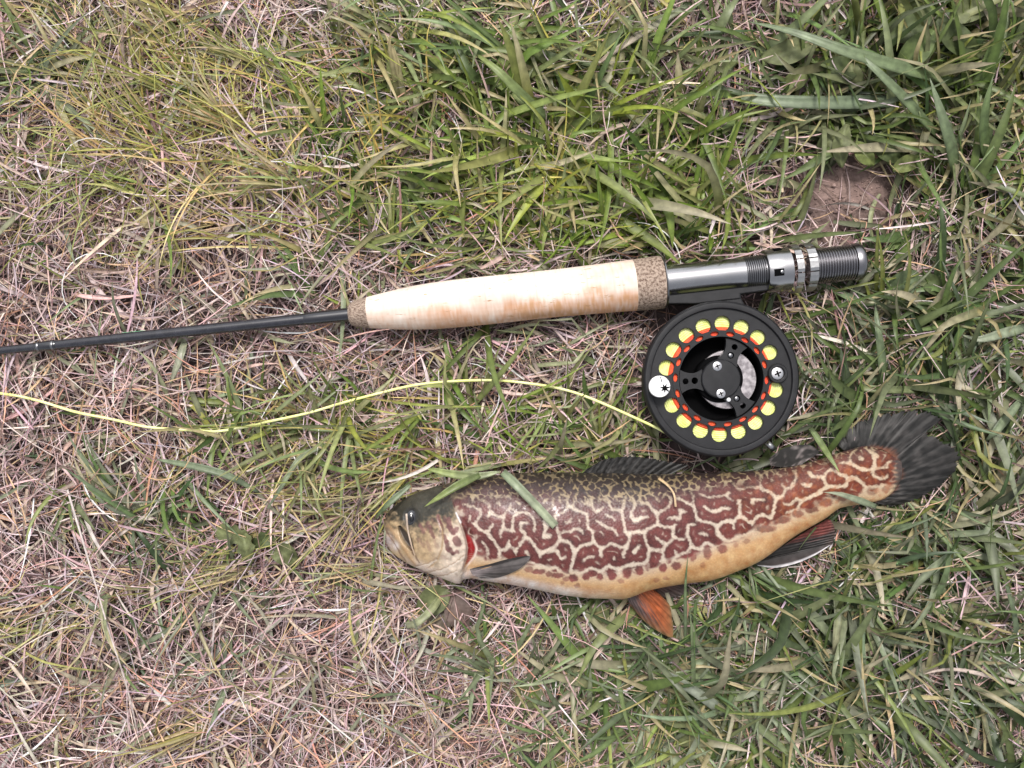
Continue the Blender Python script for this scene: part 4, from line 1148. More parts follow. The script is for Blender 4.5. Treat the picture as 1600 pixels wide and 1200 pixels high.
# head relief, evaluated where each point is seen
def curve_x(pts):
    q = np.array(pts, float); return lambda y: np.interp(y, q[:, 1], q[:, 0])
gill = curve_x([(704, 775), (711, 795), (718, 810), (724, 826), (729, 842), (731.5, 856), (730, 870), (726, 884), (722, 898), (719, 912)])
preop = curve_x([(682, 795), (686, 812), (691, 828), (692.5, 842), (690, 858), (685, 872), (674, 884), (664, 892)])
qx, qy = proj(Vt)
def seg_d(x, y, a, b):
    ax_, ay_ = a; bx_, by_ = b
    t = np.clip(((x - ax_)*(bx_-ax_) + (y - ay_)*(by_-ay_)) / ((bx_-ax_)**2 + (by_-ay_)**2), 0, 1)
    return np.hypot(x - ax_ - t*(bx_-ax_), y - ay_ - t*(by_-ay_)), t
gd = qx - gill(qy)
head = (1 - sm(-1.0, 2.5, gd)) * sm(772, 800, qy)
rel = 1.1 * head * sm(620, 690, qx)
rel -= 1.5 * np.exp(-((gd - 6) / 4.5)**2) * sm(800, 835, qy) * (1 - sm(892, 905, qy))
pd = qx - preop(qy)
rel -= .5 * np.exp(-(pd / 2.0)**2) * sm(800, 815, qy) * (1 - sm(884, 893, qy))
d1, t1 = seg_d(qx, qy, (611, 816), (640, 833))         # upper lip
rel += .7 * np.exp(-(d1 / 3.4)**2)
d2, t2 = seg_d(qx, qy, (608, 822), (648, 881))         # jaw bone
rel += .9 * np.exp(-(d2 / 4.2)**2)
d3, t3_ = seg_d(qx, qy, (622, 820), (646, 862))         # mouth slit
slw = 1.4 + 7.4 * np.sin(np.pi * np.clip(t3_, .02, 1))**1.0
d3b, _ = seg_d(qx, qy, (624, 823), (645, 860))
slit = np.exp(-(d3b / (slw * .75))**4)
rel -= 2.4 * slit
d4 = np.hypot((qx - 643) / 12.5, (qy - 809) / 14.5)
rel -= 1.2 * np.exp(-(d4)**6)
rel += .2 * np.exp(-((d4 - 1.15) / .18)**2)
d5, _ = seg_d(qx, qy, (601, 834), (612, 838)); rel -= 1.0 * np.exp(-(d5 / 2.5)**2)   # gap between snout and lower jaw
fadeedge = np.clip(cosp[None] * 1.6, 0, 1)
body_noise = bil(snoise(900, 300, 14, 31), (qx - 560), np.clip(qy - 680, 0, 299)) * .12
Vt[..., 2] += (rel * np.clip(T[:, None] / (6 * MM), 0, 1) + body_noise) * fadeedge * MM
# under side
phb = np.linspace(np.pi/2, 3*np.pi/2, NB + 2)[1:-1]
c = (cU + cL) / 2; h = (cL - cU) / 2
Vb = Pv(np.repeat(Xs[:, None], NB, 1), c[:, None] - h[:, None] * np.sin(phb)[None], np.repeat(ZC[:, None], NB, 1))
Vb[..., 2] = ZC[:, None] + T[:, None] * np.cos(phb)[None] * .9
# colours
def back_y(x): return np.interp(x, [600, 640, 712, 760, 800, 900, 1000, 1050, 1100, 1150, 1200, 1250, 1300, 1350, 1400], [812, 806, 788, 782, 780, 786, 788, 778, 768, 760, 750, 738, 723, 709, 708])
def belly_y(x): return np.interp(x, [600, 740, 800, 850, 900, 950, 1000, 1050, 1100, 1150, 1200, 1250, 1300, 1350, 1400], [905, 884, 893, 905, 912, 915, 906, 893, 876, 856, 838, 816, 794, 786, 774])
unx = qx - 500
uny = (c[:, None] - h[:, None] * (.55 * sinp + .45 * ph * 1.1)[None]) - 560
fd = bil(field, unx, uny) + bil(rough_edge, unx, uny)
db = qy - back_y(qx)                  # negative on the back
dl = belly_y(qx) - qy                 # negative on the belly
rear = sm(1080, 1290, qx)
backm = 1 - sm(-24, 22, db)           # 1 on the dark back
deep = 1 - sm(-44, -4, db)  # darkest at the back edge: dark skin with some shading painted in
light = mixc((.49, .41, .33), (.25, .18, .09), backm * .95)
light = mixc(light, (.12, .098, .065), deep * .8)
light = mixc(light, (.50, .30, .135), 1 - sm(-8, 26, dl))
light = mixc(light, (.47, .34, .20), rear * .5 * (1 - backm))
dark = mixc((.094, .031, .028), (.108, .028, .014), np.clip(rear * 1.1, 0, 1))
dark = mixc(dark, (.15, .046, .042), (1 - sm(2, 32, dl)) * (1 - rear * .6))
dark = mixc(dark, (.036, .030, .031), backm * .88)
dark = mixc(dark, (.016, .016, .014), deep * .9)
TR = {
 (700, 730): [(40, "300,660 380,735 460,765 530,860 600,960 605,1085"), (35, "460,765 510,690 525,670"), (30, "395,870 440,920 470,990 460,1060 500,1125"),
  (35, "605,970 680,970 710,910 710,850"), (30, "710,910 790,980 800,1030"), (35, "790,980 850,900 900,830 900,770 850,730 850,650 935,650"),
  (40, "930,820 990,890 1080,1010 1200,970"), (36, "1080,1010 1080,1060"), (30, "620,830 605,760 640,720 650,650 660,560 590,590 530,530 480,560 470,590"),
  (32, "640,720 780,760 750,690 770,580 820,540 890,520 970,560 1020,630 1010,750"), (22, "660,560 720,470 740,420"), (22, "820,540 750,490"),
  (28, "240,640 260,560"), (25, "330,650 370,580 390,500 330,480 260,460 180,430"), (20, "480,560 490,450 420,390 360,380"), (17, "270,400 300,300 280,250"),
  (16, "500,380 500,300 580,350 730,340 740,270"), (18, "600,400 620,450 560,420"), (38, "810,400 840,430"), (45, "1140,600 1170,660 1130,760 1110,820 1200,800"),
  (42, "910,995 950,1030"), (35, "870,1120 940,1110 1040,1150 1090,1150 1200,1190")],
 (840, 750): [(40, "80,480 90,560 70,660 150,670"), (32, "200,400 215,500 240,620 270,680 200,780 60,840 0,830"), (22, "90,360 180,310 190,250 180,190"), (34, "70,270 110,220"),
  (28, "200,400 300,385 350,330 350,230"), (28, "270,270 255,220"), (35, "350,330 410,300 420,340 520,380 580,400 590,560 650,600 650,700 740,810"),
  (20, "420,300 430,200 480,130"), (24, "500,240 600,300 580,230"), (30, "630,220 650,330 690,380 770,320"), (18, "720,270 720,200 770,110"), (16, "600,190 560,130"),
  (32, "800,200 840,260 860,340 940,350 990,370 1020,260 1030,180"), (20, "900,190 945,250"), (38, "990,370 1010,500 1030,620 1080,650 1060,760 1000,880 1010,920"),
  (16, "1040,140 1100,120 1190,150"), (33, "1110,200 1150,300 1100,370 1100,440 1140,490 1200,460"), (35, "1060,620 1200,600"), (32, "790,410 850,430 910,470"),
  (32, "680,470 760,520 820,560 890,570 940,650"), (28, "730,600 770,650"), (45, "740,810 740,900"), (38, "740,810 860,740 980,790 1050,760"), (28, "480,460 500,490"),
  (24, "390,440 390,490 320,500"), (30, "290,610 350,600 400,600 440,570 490,570 540,630"), (44, "280,720 360,720 420,800 430,880 400,1000 380,1080 440,1120"),
  (44, "430,880 450,830 520,760 590,760 640,730"), (38, "60,840 240,830 250,900 300,930 330,890"), (30, "130,935 170,935"), (35, "530,950 590,900 660,900"),
  (44, "885,915 895,925"), (45, "0,1040 120,1050 210,1020 240,1050 300,1110 310,1200"), (45, "500,1100 620,1030 740,1080 830,1000 900,1040 960,1040 1060,1000 1200,970"),
  (30, "780,1150 800,1090"), (45, "500,1100 440,1090 480,1200"), (38, "960,1050 950,1130"), (38, "1110,1080 1110,1200"), (40, "1200,780 1160,800 1120,860")],
 (980, 740): [(42, "50,520 80,560 140,520 240,510"), (22, "50,450 100,380 70,330 50,260"), (36, "140,260 170,350 240,340 290,420 350,470 360,600 270,630 180,690 0,690"),
  (30, "350,460 430,430 510,370 510,280 440,230"), (24, "350,290 380,330"), (18, "380,330 300,250 220,230"), (35, "360,600 450,630 550,620 570,600"),
  (38, "550,620 530,720 600,770 660,770"), (34, "480,520 560,520 620,540 620,420 690,450"), (38, "580,290 650,310 740,360 790,400 810,520 870,560 960,570 1050,610 1130,560 1200,540"),
  (20, "780,350 780,280 740,200"), (24, "840,240 950,280 1080,270 1200,220"), (38, "890,380 960,430 1060,450 1130,400 1200,410"),
  (42, "790,590 710,610 700,720 740,790 760,860 870,890 900,820 960,820 1040,880"), (34, "840,700 890,700 940,725"), (42, "1050,610 1070,700 1150,780 1200,790"),
  (40, "340,740 390,790 460,830 420,900 420,1000 450,1060"), (35, "460,830 530,770"), (38, "200,700 220,800 260,880 330,900 380,900"), (40, "260,880 240,1020 180,1060 40,1080"),
  (36, "120,850 120,900 80,930"), (34, "560,900 590,960 550,1000"), (36, "590,960 700,920 740,870"), (40, "450,1060 500,1100 560,1000"), (30, "260,1060 240,1130"), (30, "400,1000 390,1040")],
 (1120, 700): [(38, "0,740 60,700 150,710"), (22, "0,575 100,550 180,620"), (18, "120,560 150,510"), (42, "240,640 270,610 270,800 190,860 200,940"), (38, "190,860 90,870 0,930"),
  (46, "270,800 340,830 410,890 470,810 530,775 640,830 670,730 690,600 780,560"), (36, "690,590 640,520 540,490"), (20, "540,490 510,440 510,320 600,270"), (14, "510,320 440,270"),
  (22, "190,400 250,490 330,470 400,450 500,470"), (38, "400,600 480,600 560,610"), (36, "410,620 430,660"), (32, "780,560 800,480 870,470 940,340 920,260"), (36, "645,375 655,385"),
  (18, "650,200 700,300 760,330 810,280"), (40, "1000,420 1060,440 1110,430"), (28, "1060,290 1130,340 1200,330"), (36, "780,650 850,670 940,590 1000,620 1200,540"),
  (40, "1000,620 950,720 820,760"), (22, "800,480 760,410"), (45, "0,1000 80,1080 160,1090 290,1030 540,960")],
 (1260, 680): [(40, "0,590 40,590"), (34, "0,740 120,690 210,630 250,600 460,600 500,500 590,500 680,590 720,620 900,590"), (28, "250,600 200,520 180,490 70,490 30,430"),
  (26, "200,510 250,420 300,400 390,460 480,480"), (34, "510,330 590,370 680,410 760,400 800,380 790,240"), (20, "390,330 510,320 520,220 600,160"), (36, "620,270 660,280"),
  (30, "730,170 780,220 830,260 820,220"), (26, "780,440 780,480 850,500 930,500 960,470"), (22, "800,390 950,380"), (20, "940,340 1000,300"), (30, "680,640 650,760")]}
wob = np.stack([bil(snoise(900, 300, 3, 50 + k), qx - 560, np.clip(qy - 680, 0, 299)) for k in (0, 1)], -1) * 1.1
tx, ty = qx + wob[..., 0], qy + wob[..., 1]
RX, RY = np.meshgrid(np.arange(1920) / 2 + 560.0, np.arange(640) / 2 + 640.0)       # two cells per photo pixel
ras = np.full(RX.shape, 7.0)
for (ox, oy), L_ in TR.items():
    for w0, st_ in L_:
        pp = np.array([[float(c_) for c_ in q_.split(',')] for q_ in st_.split()]) / 7.5 + [ox, oy]
        i_a, i_b = int((pp[:, 0].min() - 560 - 14) * 2), int((pp[:, 0].max() - 560 + 14) * 2)
        j_a, j_b = max(0, int((pp[:, 1].min() - 640 - 14) * 2)), int((pp[:, 1].max() - 640 + 14) * 2)
        gx_, gy_ = RX[j_a:j_b, i_a:i_b], RY[j_a:j_b, i_a:i_b]
        for k in range(len(pp) - 1):
            dd, _t = seg_d(gx_, gy_, pp[k], pp[k+1])
            ras[j_a:j_b, i_a:i_b] = np.minimum(ras[j_a:j_b, i_a:i_b], dd - w0 / 15.0 * (.92 if ox == 1260 else .64))
kx2 = np.fft.fftfreq(1920)[None, :]; ky2 = np.fft.fftfreq(640)[:, None]
ras = np.real(np.fft.ifft2(np.fft.fft2(np.clip(ras, -3.0, 7.0)) * np.exp(-2 * np.pi**2 * (kx2**2 + ky2**2) * 4.2**2)))
sd_ = bil(ras, (tx - 560) * 2, (ty - 640) * 2)
pm = sm(-.5, 2.0, sd_ + bil(rough_edge, unx, uny) * 5)
# belly: the marks thin out into rounded spots
pm = pm * sm(11, 22, dl + 7 * bil(snoise(PW, PH, 7.5, 27), unx, uny))
for cx_, cy_, rx_, ry_, a_ in ((896, 903, 8, 6.5, .9), (916, 901, 7, 6, .85), (926, 896, 9, 6, .9), (937, 901, 6, 6, .85), (956, 899, 7.5, 7.5, .9), (979, 895, 8, 9, .85), (999, 891, 7.5, 8.5, .85), (1012, 886, 5, 6, .6),
                                (871, 899, 11, 4.5, .8), (884, 905, 6, 4, .6), (842, 893, 12, 5, .8), (858, 897, 6, 5, .7), (826, 890, 8, 5, .6), (902, 915, 5, 4, .5), (878, 911, 5, 3.5, .4), (1021, 874, 7, 13, .95), (1036, 887, 6.5, 7.5, .85), (1057, 884, 8, 7, .8), (1046, 865, 6, 8, .8),
                                (1083, 868, 6, 10, .7), (1105, 864, 7, 10, .7), (1129, 858, 9, 7, .75), (1098, 882, 5, 5, .35), (1167, 846, 6, 4, .45), (1150, 852, 5, 5, .4), (970, 908, 6, 4, .45), (1026, 906, 5, 4, .4), (1040, 903, 5, 4, .4),
                                (1195, 826, 18, 6, .7), (1222, 812, 14, 7, .75), (1247, 803, 10, 6, .7), (1268, 796, 12, 6, .75), (1290, 785, 12, 7, .75), (1335, 768, 10, 9, .8), (1316, 778, 8, 6, .6), (1362, 768, 9, 7, .5), (1384, 765, 7, 6, .45)):
    dd = np.hypot((tx - cx_) / rx_, (ty - cy_) / ry_)
    pm = np.maximum(pm, min(.97, a_ * 1.12) * (1 - sm(.70, 1.2, dd + .25 * bil(rough_edge, unx, uny) * 4)))
nb1 = bil(nback, unx, uny); nb2 = bil(nback2, unx, uny)
rc_ = np.random.default_rng(33)
cpx, cpy = np.meshgrid(np.arange(690, 1400, 11.0), np.arange(680, 830, 11.0))
cpx = (cpx + (np.arange(cpx.shape[0]) % 2)[:, None] * 5.5 + rc_.uniform(-5.5, 5.5, cpx.shape)).ravel(); cpy = (cpy + rc_.uniform(-5.5, 5.5, cpy.shape)).ravel()
RV, RW = np.meshgrid(np.arange(690, 1400, .75), np.arange(690, 826, .75))
f1_ = np.full(RV.shape, 1e9); f2_ = f1_.copy()
for a_, b__ in zip(cpx, cpy):
    i_a, i_b = np.clip(((a_ - 690 + np.array([-26, 26])) / .75).astype(int), 0, RV.shape[1]); j_a, j_b = np.clip(((b__ - 690 + np.array([-26, 26])) / .75).astype(int), 0, RV.shape[0])
    if i_b <= i_a or j_b <= j_a: continue
    q_ = np.hypot(RV[j_a:j_b, i_a:i_b] - a_, RW[j_a:j_b, i_a:i_b] - b__)
    A_, B_ = f1_[j_a:j_b, i_a:i_b], f2_[j_a:j_b, i_a:i_b]
    f2_[j_a:j_b, i_a:i_b] = np.minimum(B_, np.maximum(A_, q_)); f1_[j_a:j_b, i_a:i_b] = np.minimum(A_, q_)
cell = np.clip(f2_ - f1_, 0, 9)
cedge = bil(cell, (tx + wob[..., 1] * .8 - 690) / .75, (ty + wob[..., 0] * .8 - 690) / .75)
net = (1 - sm(.9, 3.0, cedge + 1.6 * np.clip(nb2, -.6, 1))) * sm(-.42, .02, bil(snoise(PW, PH, 5.0, 35), unx, uny))
topz = (1 - sm(-12, 4, db)) * sm(722, 738, qx)
pm = pm * (1 - np.clip(net, 0, 1) * topz * .95)
# where nothing was marked between the lines, smaller light breaks
nb3 = bil(nback3, unx, uny)
pm = pm * (1 - np.clip(np.exp(-(nb3 / .17)**2), 0, 1) * sm(5, 8, sd_) * (1 - topz) * .9 * sm(16, 26, dl))
# uneven pigment inside the dark bands, stippled with scales
stip = bil(nstip, unx * 1.5 % 1020, uny * 1.5 % 500)
dark = dark * (1 + .28 * nb2 + .34 * np.clip(stip, -1, 1.6))[..., None]
dark = mixc(dark, dark * np.array([1.35, 1.0, .95]), sm(1.5, 6, sd_) * .5)
light = light * (1 + .06 * stip + .05 * nb2)[..., None]
colr = mixc(light, dark, pm)
# belly: tan to whitish at the throat, orange toward the vent
bl = 1 - sm(-10, 6, dl)
lo = sm(-6, 12, qy - fL(qx) + 16)
colr = mixc(colr, (.62, .54, .50), np.clip(bl * lo * 1.2, 0, 1) * (1 - sm(820, 1010, qx)))
colr = mixc(colr, (.50, .27, .11), bl * .5 * sm(1080, 1260, qx))
bm_ = bil(snoise(900, 300, 8, 43), qx - 560, np.clip(qy - 680, 0, 299)); bm2 = bil(snoise(900, 300, 2, 44), qx - 560, np.clip(qy - 680, 0, 299))
colr = colr * (1 - bl[..., None] * np.array([.10, .17, .22]) * (.6 + 1.2 * bm_ + .6 * bm2)[..., None])  # pinkish mottling, plus ventral shading painted into the belly colour
orange = np.clip(bil(snoise(900, 300, 5, 41), qx - 560, np.clip(qy - 680, 0, 299)), 0, 1) * rear * (1 - backm) * .5
colr = mixc(colr, (.34, .11, .04), np.clip(orange, 0, .45))
# head
bm2_h = bil(snoise(900, 300, 3, 72), qx - 560, np.clip(qy - 680, 0, 299))
fnoise_h = bil(snoise(900, 300, 6, 71), qx - 560, np.clip(qy - 680, 0, 299))
hb = qy - np.interp(qx, [600, 630, 660, 700, 715], [806, 806, 812, 806, 795])
hb = qy - np.interp(qx, [600, 622, 634, 644, 654, 666, 700, 715], [808, 810, 818, 826, 826, 814, 806, 795]) + fnoise_h * 5
hd_m = (1 - sm(-2, 1, gd)) * sm(770, 786, qy) * 1.0
hd_m = np.where(qx < 690, 1 - sm(-2, 1, gd), hd_m)
hcol = mixc((.045, .042, .033), (.37, .265, .155), sm(-18, 26, hb + 9 * bm2_h - 4))
hcol = mixc(hcol, (.54, .45, .37), sm(4, 36, hb) * sm(665, 705, qx) * .85)
for w0, a0_, pp in ((6, .8, [(684, 806), (688, 816), (690, 828)]), (7, .85, [(693, 836), (698, 846), (701, 858), (708, 864), (715, 861)]), (8, .9, [(701, 812), (703, 824), (709, 832), (713, 826)]),
                    (12, .9, [(713, 843), (716, 848)]), (6, .75, [(657, 820), (662, 831)]), (6, .8, [(672, 822), (678, 839)]), (5, .6, [(668, 816), (666, 826)]), (7, .4, [(654, 842), (662, 852)]),
                    (6, .4, [(668, 846), (672, 858)]), (6, .35, [(680, 846), (684, 854)]), (6, .35, [(676, 812), (680, 818)]), (5, .5, [(695, 808), (697, 816)]), (5, .3, [(690, 868), (700, 872)])):
    for k in range(len(pp) - 1):
        dd, _t = seg_d(tx, ty, pp[k], pp[k+1])
        hcol = mixc(hcol, (.15, .065, .062), a0_ * (1 - sm(w0 / 2 - 1.6, w0 / 2 + 1.6, dd)))
hcol = hcol * np.clip(1 + .22 * fnoise_h + .14 * bm2_h, .4, 1.6)[..., None]
hcol = mixc(hcol, (.58, .48, .42), sm(-20, -3, qy - fL(qx)) * .8 * sm(622, 652, qx))
hcol = mixc(hcol, (.30, .20, .11), np.exp(-(pd / 1.5)**2) * .85 * sm(815, 825, qy) * (1 - sm(882, 890, qy)))
hcol = mixc(hcol, (.36, .23, .12), np.exp(-(d2 / 3.6)**2) * .85)
hcol = mixc(hcol, (.42, .30, .17), np.exp(-(d1 / 2.6)**2) * .8)
jawtip = np.exp(-((qx - 607) / 8)**2 - ((qy - 846) / 13)**2)
hcol = mixc(hcol, (.40, .36, .42), np.clip(jawtip, 0, 1) * .6)
tooth = np.exp(-((qx - 619) / 5)**2 - ((qy - 853) / 7)**2); hcol = mixc(hcol, (.62, .58, .60), tooth * .8)
hcol = mixc(hcol, (.028, .022, .02), slit * .97)
d6, _ = seg_d(tx, ty, (640, 855), (655, 879)); hcol = mixc(hcol, (.12, .07, .045), np.exp(-(d6 / 1.5)**2) * .8)
d7, _ = seg_d(tx, ty, (603, 829), (634, 877)); hcol = mixc(hcol, (.17, .10, .07), np.exp(-(d7 / 1.4)**2) * .85)
for pp in ([(664, 894), (690, 889), (708, 880), (724, 868)], [(676, 900), (698, 897), (714, 890)], [(650, 884), (668, 880), (682, 872)]):
    for k in range(len(pp) - 1):
        dd, _t = seg_d(tx, ty, pp[k], pp[k+1]); hcol = mixc(hcol, (.24, .15, .09), np.exp(-(dd / 1.1)**2) * .7)
        dd, _t = seg_d(tx, ty - 2.6, pp[k], pp[k+1]); hcol = mixc(hcol, (.64, .56, .48), np.exp(-(dd / 1.5)**2) * .6)
nost = np.exp(-((np.hypot(qx - 616, qy - 804) - 4) / 1.2)**2) * (qy < 804); hcol = mixc(hcol, (.45, .34, .22), nost * .6)
hcol = mixc(hcol, (.03, .03, .03), np.exp(-d4**4) * .9)
colr = mixc(colr, hcol, np.clip(hd_m, 0, 1))
# gill slit: dark edge, red gills, pale rim
gz = sm(832, 842, qy) * (1 - sm(878, 886, qy)); wred = 11 * np.sin(np.pi * np.clip((qy - 828) / 60, 0, 1))
red = gz * sm(-1.0, 1.0, gd) * (1 - sm(wred - 1.5, wred + 1.5, gd))
colr = mixc(colr, (.26, .012, .014), red * (.85 + .15 * np.sin(qy * 1.9)))
pale = np.exp(-((gd - wred - 2.2) / 1.9)**2) * sm(836, 846, qy) * (1 - sm(886, 896, qy)); colr = mixc(colr, (.68, .54, .47), pale * .8)
colr = mixc(colr, (.10, .045, .035), np.exp(-((gd + 2.0) / 1.8)**2) * sm(806, 822, qy) * (1 - sm(886, 896, qy)) * .75)
wl, _ = seg_d(qx, qy, (713, 801), (720, 816)); colr = mixc(colr, (.66, .62, .60), np.exp(-(wl / 1.4)**2) * .9)
# tail root greys out into the fin
colr = mixc(colr, (.05, .043, .04), sm(1392, 1404, qx + 3 * np.sin(qy * .9)) * .9)
colb = np.repeat(mixc((.055, .05, .042), (.58, .44, .28), (np.linspace(0, 1, NB)))[None], NX, 0)
V = np.concatenate([Vt, Vb], 1)
CC = np.concatenate([colr, colb], 1)
M_ = NT + NB
f = gridf(NX, M_, True)[:, ::-1]
ev = V.reshape(-1, 3)
body = mesh('body', np.vstack([ev, V[-1].mean(0)[None], V[0].mean(0)[None]]),
            f, M_skin, trout, True, np.clip(np.vstack([CC.reshape(-1, 3), CC[-1].mean(0)[None], CC[0].mean(0)[None]]), .003, .8))
def surf_z(px, py):
    d = (qx - px)**2 + (qy - py)**2
    return Vt[..., 2].ravel()[d.argmin()]
# eye
ez = surf_z(643, 809)
ec = P(643, 809, ez)
th = np.linspace(0, np.pi/2, 10)
prof = np.stack([np.cos(th[::1]), np.sin(th)], -1)
tt = np.linspace(0, 2*np.pi, 28, endpoint=False)
def dome(rx_, ry_, hz, z0):
    v = np.stack([ec[0] + rx_*S17*prof[:, None, 0]*np.cos(tt), ec[1] + ry_*S17*prof[:, None, 0]*np.sin(tt), z0 + hz*prof[:, None, 1] + 0*tt], -1).reshape(-1, 3)
    return v, gridf(10, 28, True).tolist()
v, f = dome(9.6, 13.0, .0021, ez - .0004); eye = mesh('eye', v, f, M_eye, trout)
v, f = dome(5.2, 7.4, .0012, ez + .0008); mesh('pupil', v, f, M_pupil, eye)

def fin(name, base, tip, zb, zt, rays, cfun, parent=trout, nu=70, nv=26, amp=.35, sag=0.0, frayed=0.0, thick=.35):
    """base, tip: photo points along the fin's root and outer edge, zb and zt their heights in mm."""
    bu = spline([(a, b_) for a, b_ in base], nu); tu = spline([(a, b_) for a, b_ in tip], nu)
    fr = np.random.default_rng(len(name) * 7 + nu).uniform(-1.6, .4, nu) * frayed
    fr = fr - (np.random.default_rng(nu).random(nu) < .07) * frayed * 2.2
    t = np.linspace(0, 1, nv)[None, :, None]
    q = bu[:, None] * (1 - t) + (tu + (tu - bu) * fr[:, None])[:, None] * t
    uu = np.linspace(0, 1, nu)[:, None]; tv = np.linspace(0, 1, nv)[None]
    zbv = np.interp(uu, np.linspace(0, 1, len(np.atleast_1d(zb))), np.atleast_1d(zb)); ztv = np.interp(uu, np.linspace(0, 1, len(np.atleast_1d(zt))), np.atleast_1d(zt))
    rip = .55 * np.sin(uu * rays * 2 * np.pi + np.sin(tv * 3) * .7) + .45 * np.sin(uu * rays * 3.37 + 1.3 + tv * 1.2) * np.sin(uu * rays * 1.1 + .4)
    z = zbv * (1 - tv) + ztv * tv + amp * rip * (.35 + .65 * tv) + sag * np.sin(np.pi * tv)
    v = Pv(q[..., 0], q[..., 1], z * MM)
    v2 = v.copy(); v2[..., 2] -= thick * MM * (1 - .7 * tv)
    cc = cfun(uu + 0*tv, tv + 0*uu, rip)
    nvv = nu * nv
    f1 = gridf(nu, nv); f2 = f1[:, ::-1] + nvv
    o = mesh(name, np.vstack([v.reshape(-1, 3), v2.reshape(-1, 3)]), np.vstack([f1, f2]), M_fin, parent,
             col=np.clip(np.vstack([cc.reshape(-1, 3)] * 2), .003, .8))
    return o
FN = [snoise(256, 256, l_, 60 + l_) for l_ in (3, 7, 16)]
def fnz(u, t, k, su=250, st=120): return bil(FN[k], (u * su) % 255, (t * st) % 255)
def c_tail(u, t, r):
    n_ = fnz(u, t * .25, 0) + .7 * fnz(u, t, 2)
    b = mixc((.013, .0125, .012), (.066, .060, .057), np.clip(.28 + .05 * r + .48 * n_, 0, 1) * (1 - .5 * t))
    return mixc(b, (.20, .07, .035), (1 - sm(0, .15 + .06 * n_, t)) * .6 * sm(.12, .35, u))
zt_ = fZ(1395) / MM + 0
fin('tail_fin', [(1322, 707), (1360, 700), (1384, 705), (1398, 718), (1404, 738), (1398, 758), (1386, 774), (1366, 785)],
    [(1308, 694), (1334, 662), (1392, 645), (1440, 640), (1472, 653), (1449, 674), (1478, 690), (1503, 711), (1492, 736), (1466, 761), (1432, 781), (1392, 792)],
    [10, 12.5, 13, 13, 12, 10], [9, 10, 12, 13, 13, 12, 11, 9], 20, c_tail, nu=190, nv=40, amp=.3, frayed=.05, sag=.8)
def c_ad(u, t, r):
    n_ = fnz(u, t, 2, 120, 60) + .6 * fnz(u, t, 1, 120, 60)
    b = mixc((.030, .028, .026), (.25, .215, .205), np.clip(.75 * n_ + .25 * (1 - t), 0, 1)); return b
fin('adipose_fin', [(1204, 727), (1222, 730), (1240, 728), (1252, 726)], [(1202, 716), (1226, 700), (1262, 695), (1282, 706)], [15, 15, 15, 15], [17, 18, 17, 15], 3, c_ad, nu=40, amp=.3)
def c_dor(u, t, r):
    return mixc((.014, .0135, .013), (.095, .090, .086), np.clip(.22 + .15 * r + .45 * fnz(u, t * .3, 0), 0, 1) * (1 - .5 * t))
fin('dorsal_fin', [(905, 744), (940, 745), (985, 745), (1038, 746)], [(918, 732), (950, 716), (992, 713), (1040, 720), (1076, 727)], [17, 18, 18, 17], [18, 20, 20, 17], 13, c_dor, nu=110, amp=.55, frayed=.03)
def c_anal(u, t, r):
    b = mixc((.30, .085, .06), (.085, .072, .068), sm(.25, .6, 1 - u + t * .35))
    b = b * (1 + .25 * r[..., None])
    return mixc(b, (.62, .60, .62), sm(.95, 1.0, np.maximum((1 - u) * 1.0, 0) + .0 * t) * .9)
# u runs from the front (pale leading edge) to the rear
def c_anal2(u, t, r):
    b = mixc((.050, .046, .045), (.165, .045, .038), sm(.34, .66, u + .1 * fnz(u, t * .3, 1)))
    b = mixc(b, (.10, .07, .06), sm(.80, 1, t) * .6)
    b = b * (1 + .28 * r[..., None] + .15 * np.sin(u * 60)[..., None])
    return b * (.8 + .35 * fnz(u, t * .3, 0))[..., None]
fin('anal_fin', [(1178, 879), (1205, 864), (1235, 846), (1262, 829), (1292, 812)], [(1300, 851), (1303, 843), (1305, 834), (1303, 822), (1298, 812)],
    [11, 14, 16, 16, 15], [9, 10, 11, 12, 12], 10, c_anal2, nu=90, amp=.45, sag=-1.0)
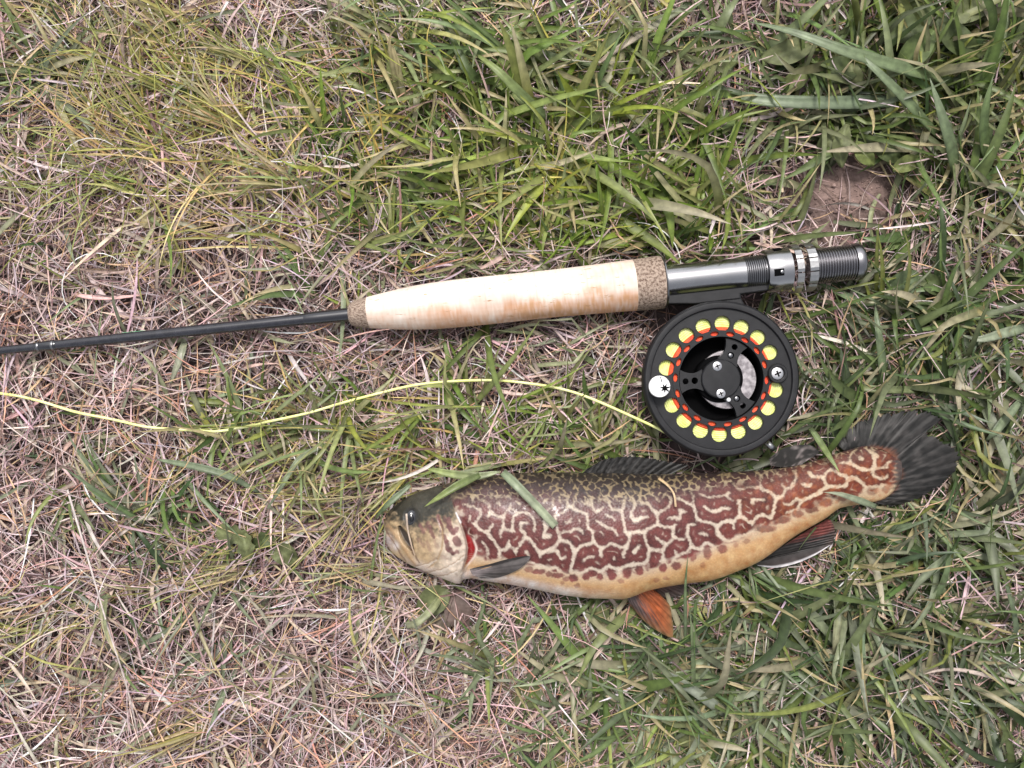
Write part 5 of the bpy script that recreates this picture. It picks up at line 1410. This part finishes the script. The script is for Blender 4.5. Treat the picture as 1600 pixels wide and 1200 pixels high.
# fill the bow of its leading edge
def c_lead(u, t, r):
    b = mixc((.055, .050, .049), (.10, .06, .055), t * .3) * (1 + .2 * r[..., None])
    return mixc(b, (.68, .65, .67), sm(.70, .88, t) * .95)
fin('anal_fin', [(1180, 879), (1210, 872), (1245, 864), (1275, 856), (1300, 850)], [(1184, 884), (1212, 887), (1245, 880), (1276, 866), (1304, 847)],
    [12, 11, 10, 9, 9], [9, 9, 9, 9, 9], 5, c_lead, nu=60, nv=12, amp=.2)
def c_pel(u, t, r):
    nz_ = fnz(u, t * .25, 0)
    b = mixc((.10, .072, .07), (.27, .068, .022), sm(.25, .6, u + .12 * nz_)) * (1 + .3 * nz_)[..., None]
    b = mixc(b, (.22, .10, .045), sm(.55, 1, t) * .75)
    b = mixc(b, (.14, .11, .05), sm(.88, 1, t) * .6)
    return b * (1 + .22 * r[..., None] + .12 * np.sin(u * 75)[..., None])
fin('pelvic_fin', [(977, 929), (988, 924), (1000, 919), (1012, 915)], [(986, 947), (1003, 967), (1024, 984), (1048, 996), (1052, 988), (1050, 965), (1046, 945), (1033, 930)],
    [14, 15, 15, 15], [11, 11, 12, 13, 13, 14, 14], 11, c_pel, nu=100, amp=.45, sag=1.0)
def c_pel2(u, t, r):
    return mixc((.12, .06, .05), (.075, .06, .055), t) * (1 + .3 * r[..., None])
fin('pelvic_fin', [(1012, 917), (1030, 914), (1048, 911)], [(1030, 934), (1058, 932), (1074, 924), (1072, 914)], [7, 7, 7], [6, 6, 6, 6], 7, c_pel2, nu=50, amp=.3)['label'] = 'dark far-side belly fin'
pz = [surf_z(742, 894) / MM + .2, surf_z(742, 897) / MM + .3]
def c_pec(u, t, r):
    b = mixc((.24, .20, .20), (.075, .066, .064), sm(.0, .5, t))
    b = mixc(b, (.075, .066, .062), (1 - sm(.1, .45, u)) * .75)
    return b * (1 + .2 * r[..., None])
z2 = [surf_z(a, b_) / MM + .9 for a, b_ in ((770, 878), (820, 868), (826, 874), (806, 892), (770, 903))]
fin('pectoral_fin', [(734, 889), (735.5, 893), (737, 896), (739, 899)], [(764, 882), (796, 873), (827, 869), (822, 880), (806, 892), (780, 902), (752, 904)],
    [pz[0], pz[0] + .4, pz[1] + .2, pz[1]], [z2[0] + .5, z2[1] + .4, z2[1] + .6, z2[2] + .6, z2[3] + .6, z2[4] + .3, z2[4]], 9, c_pec, nu=90, amp=.25, sag=.8)
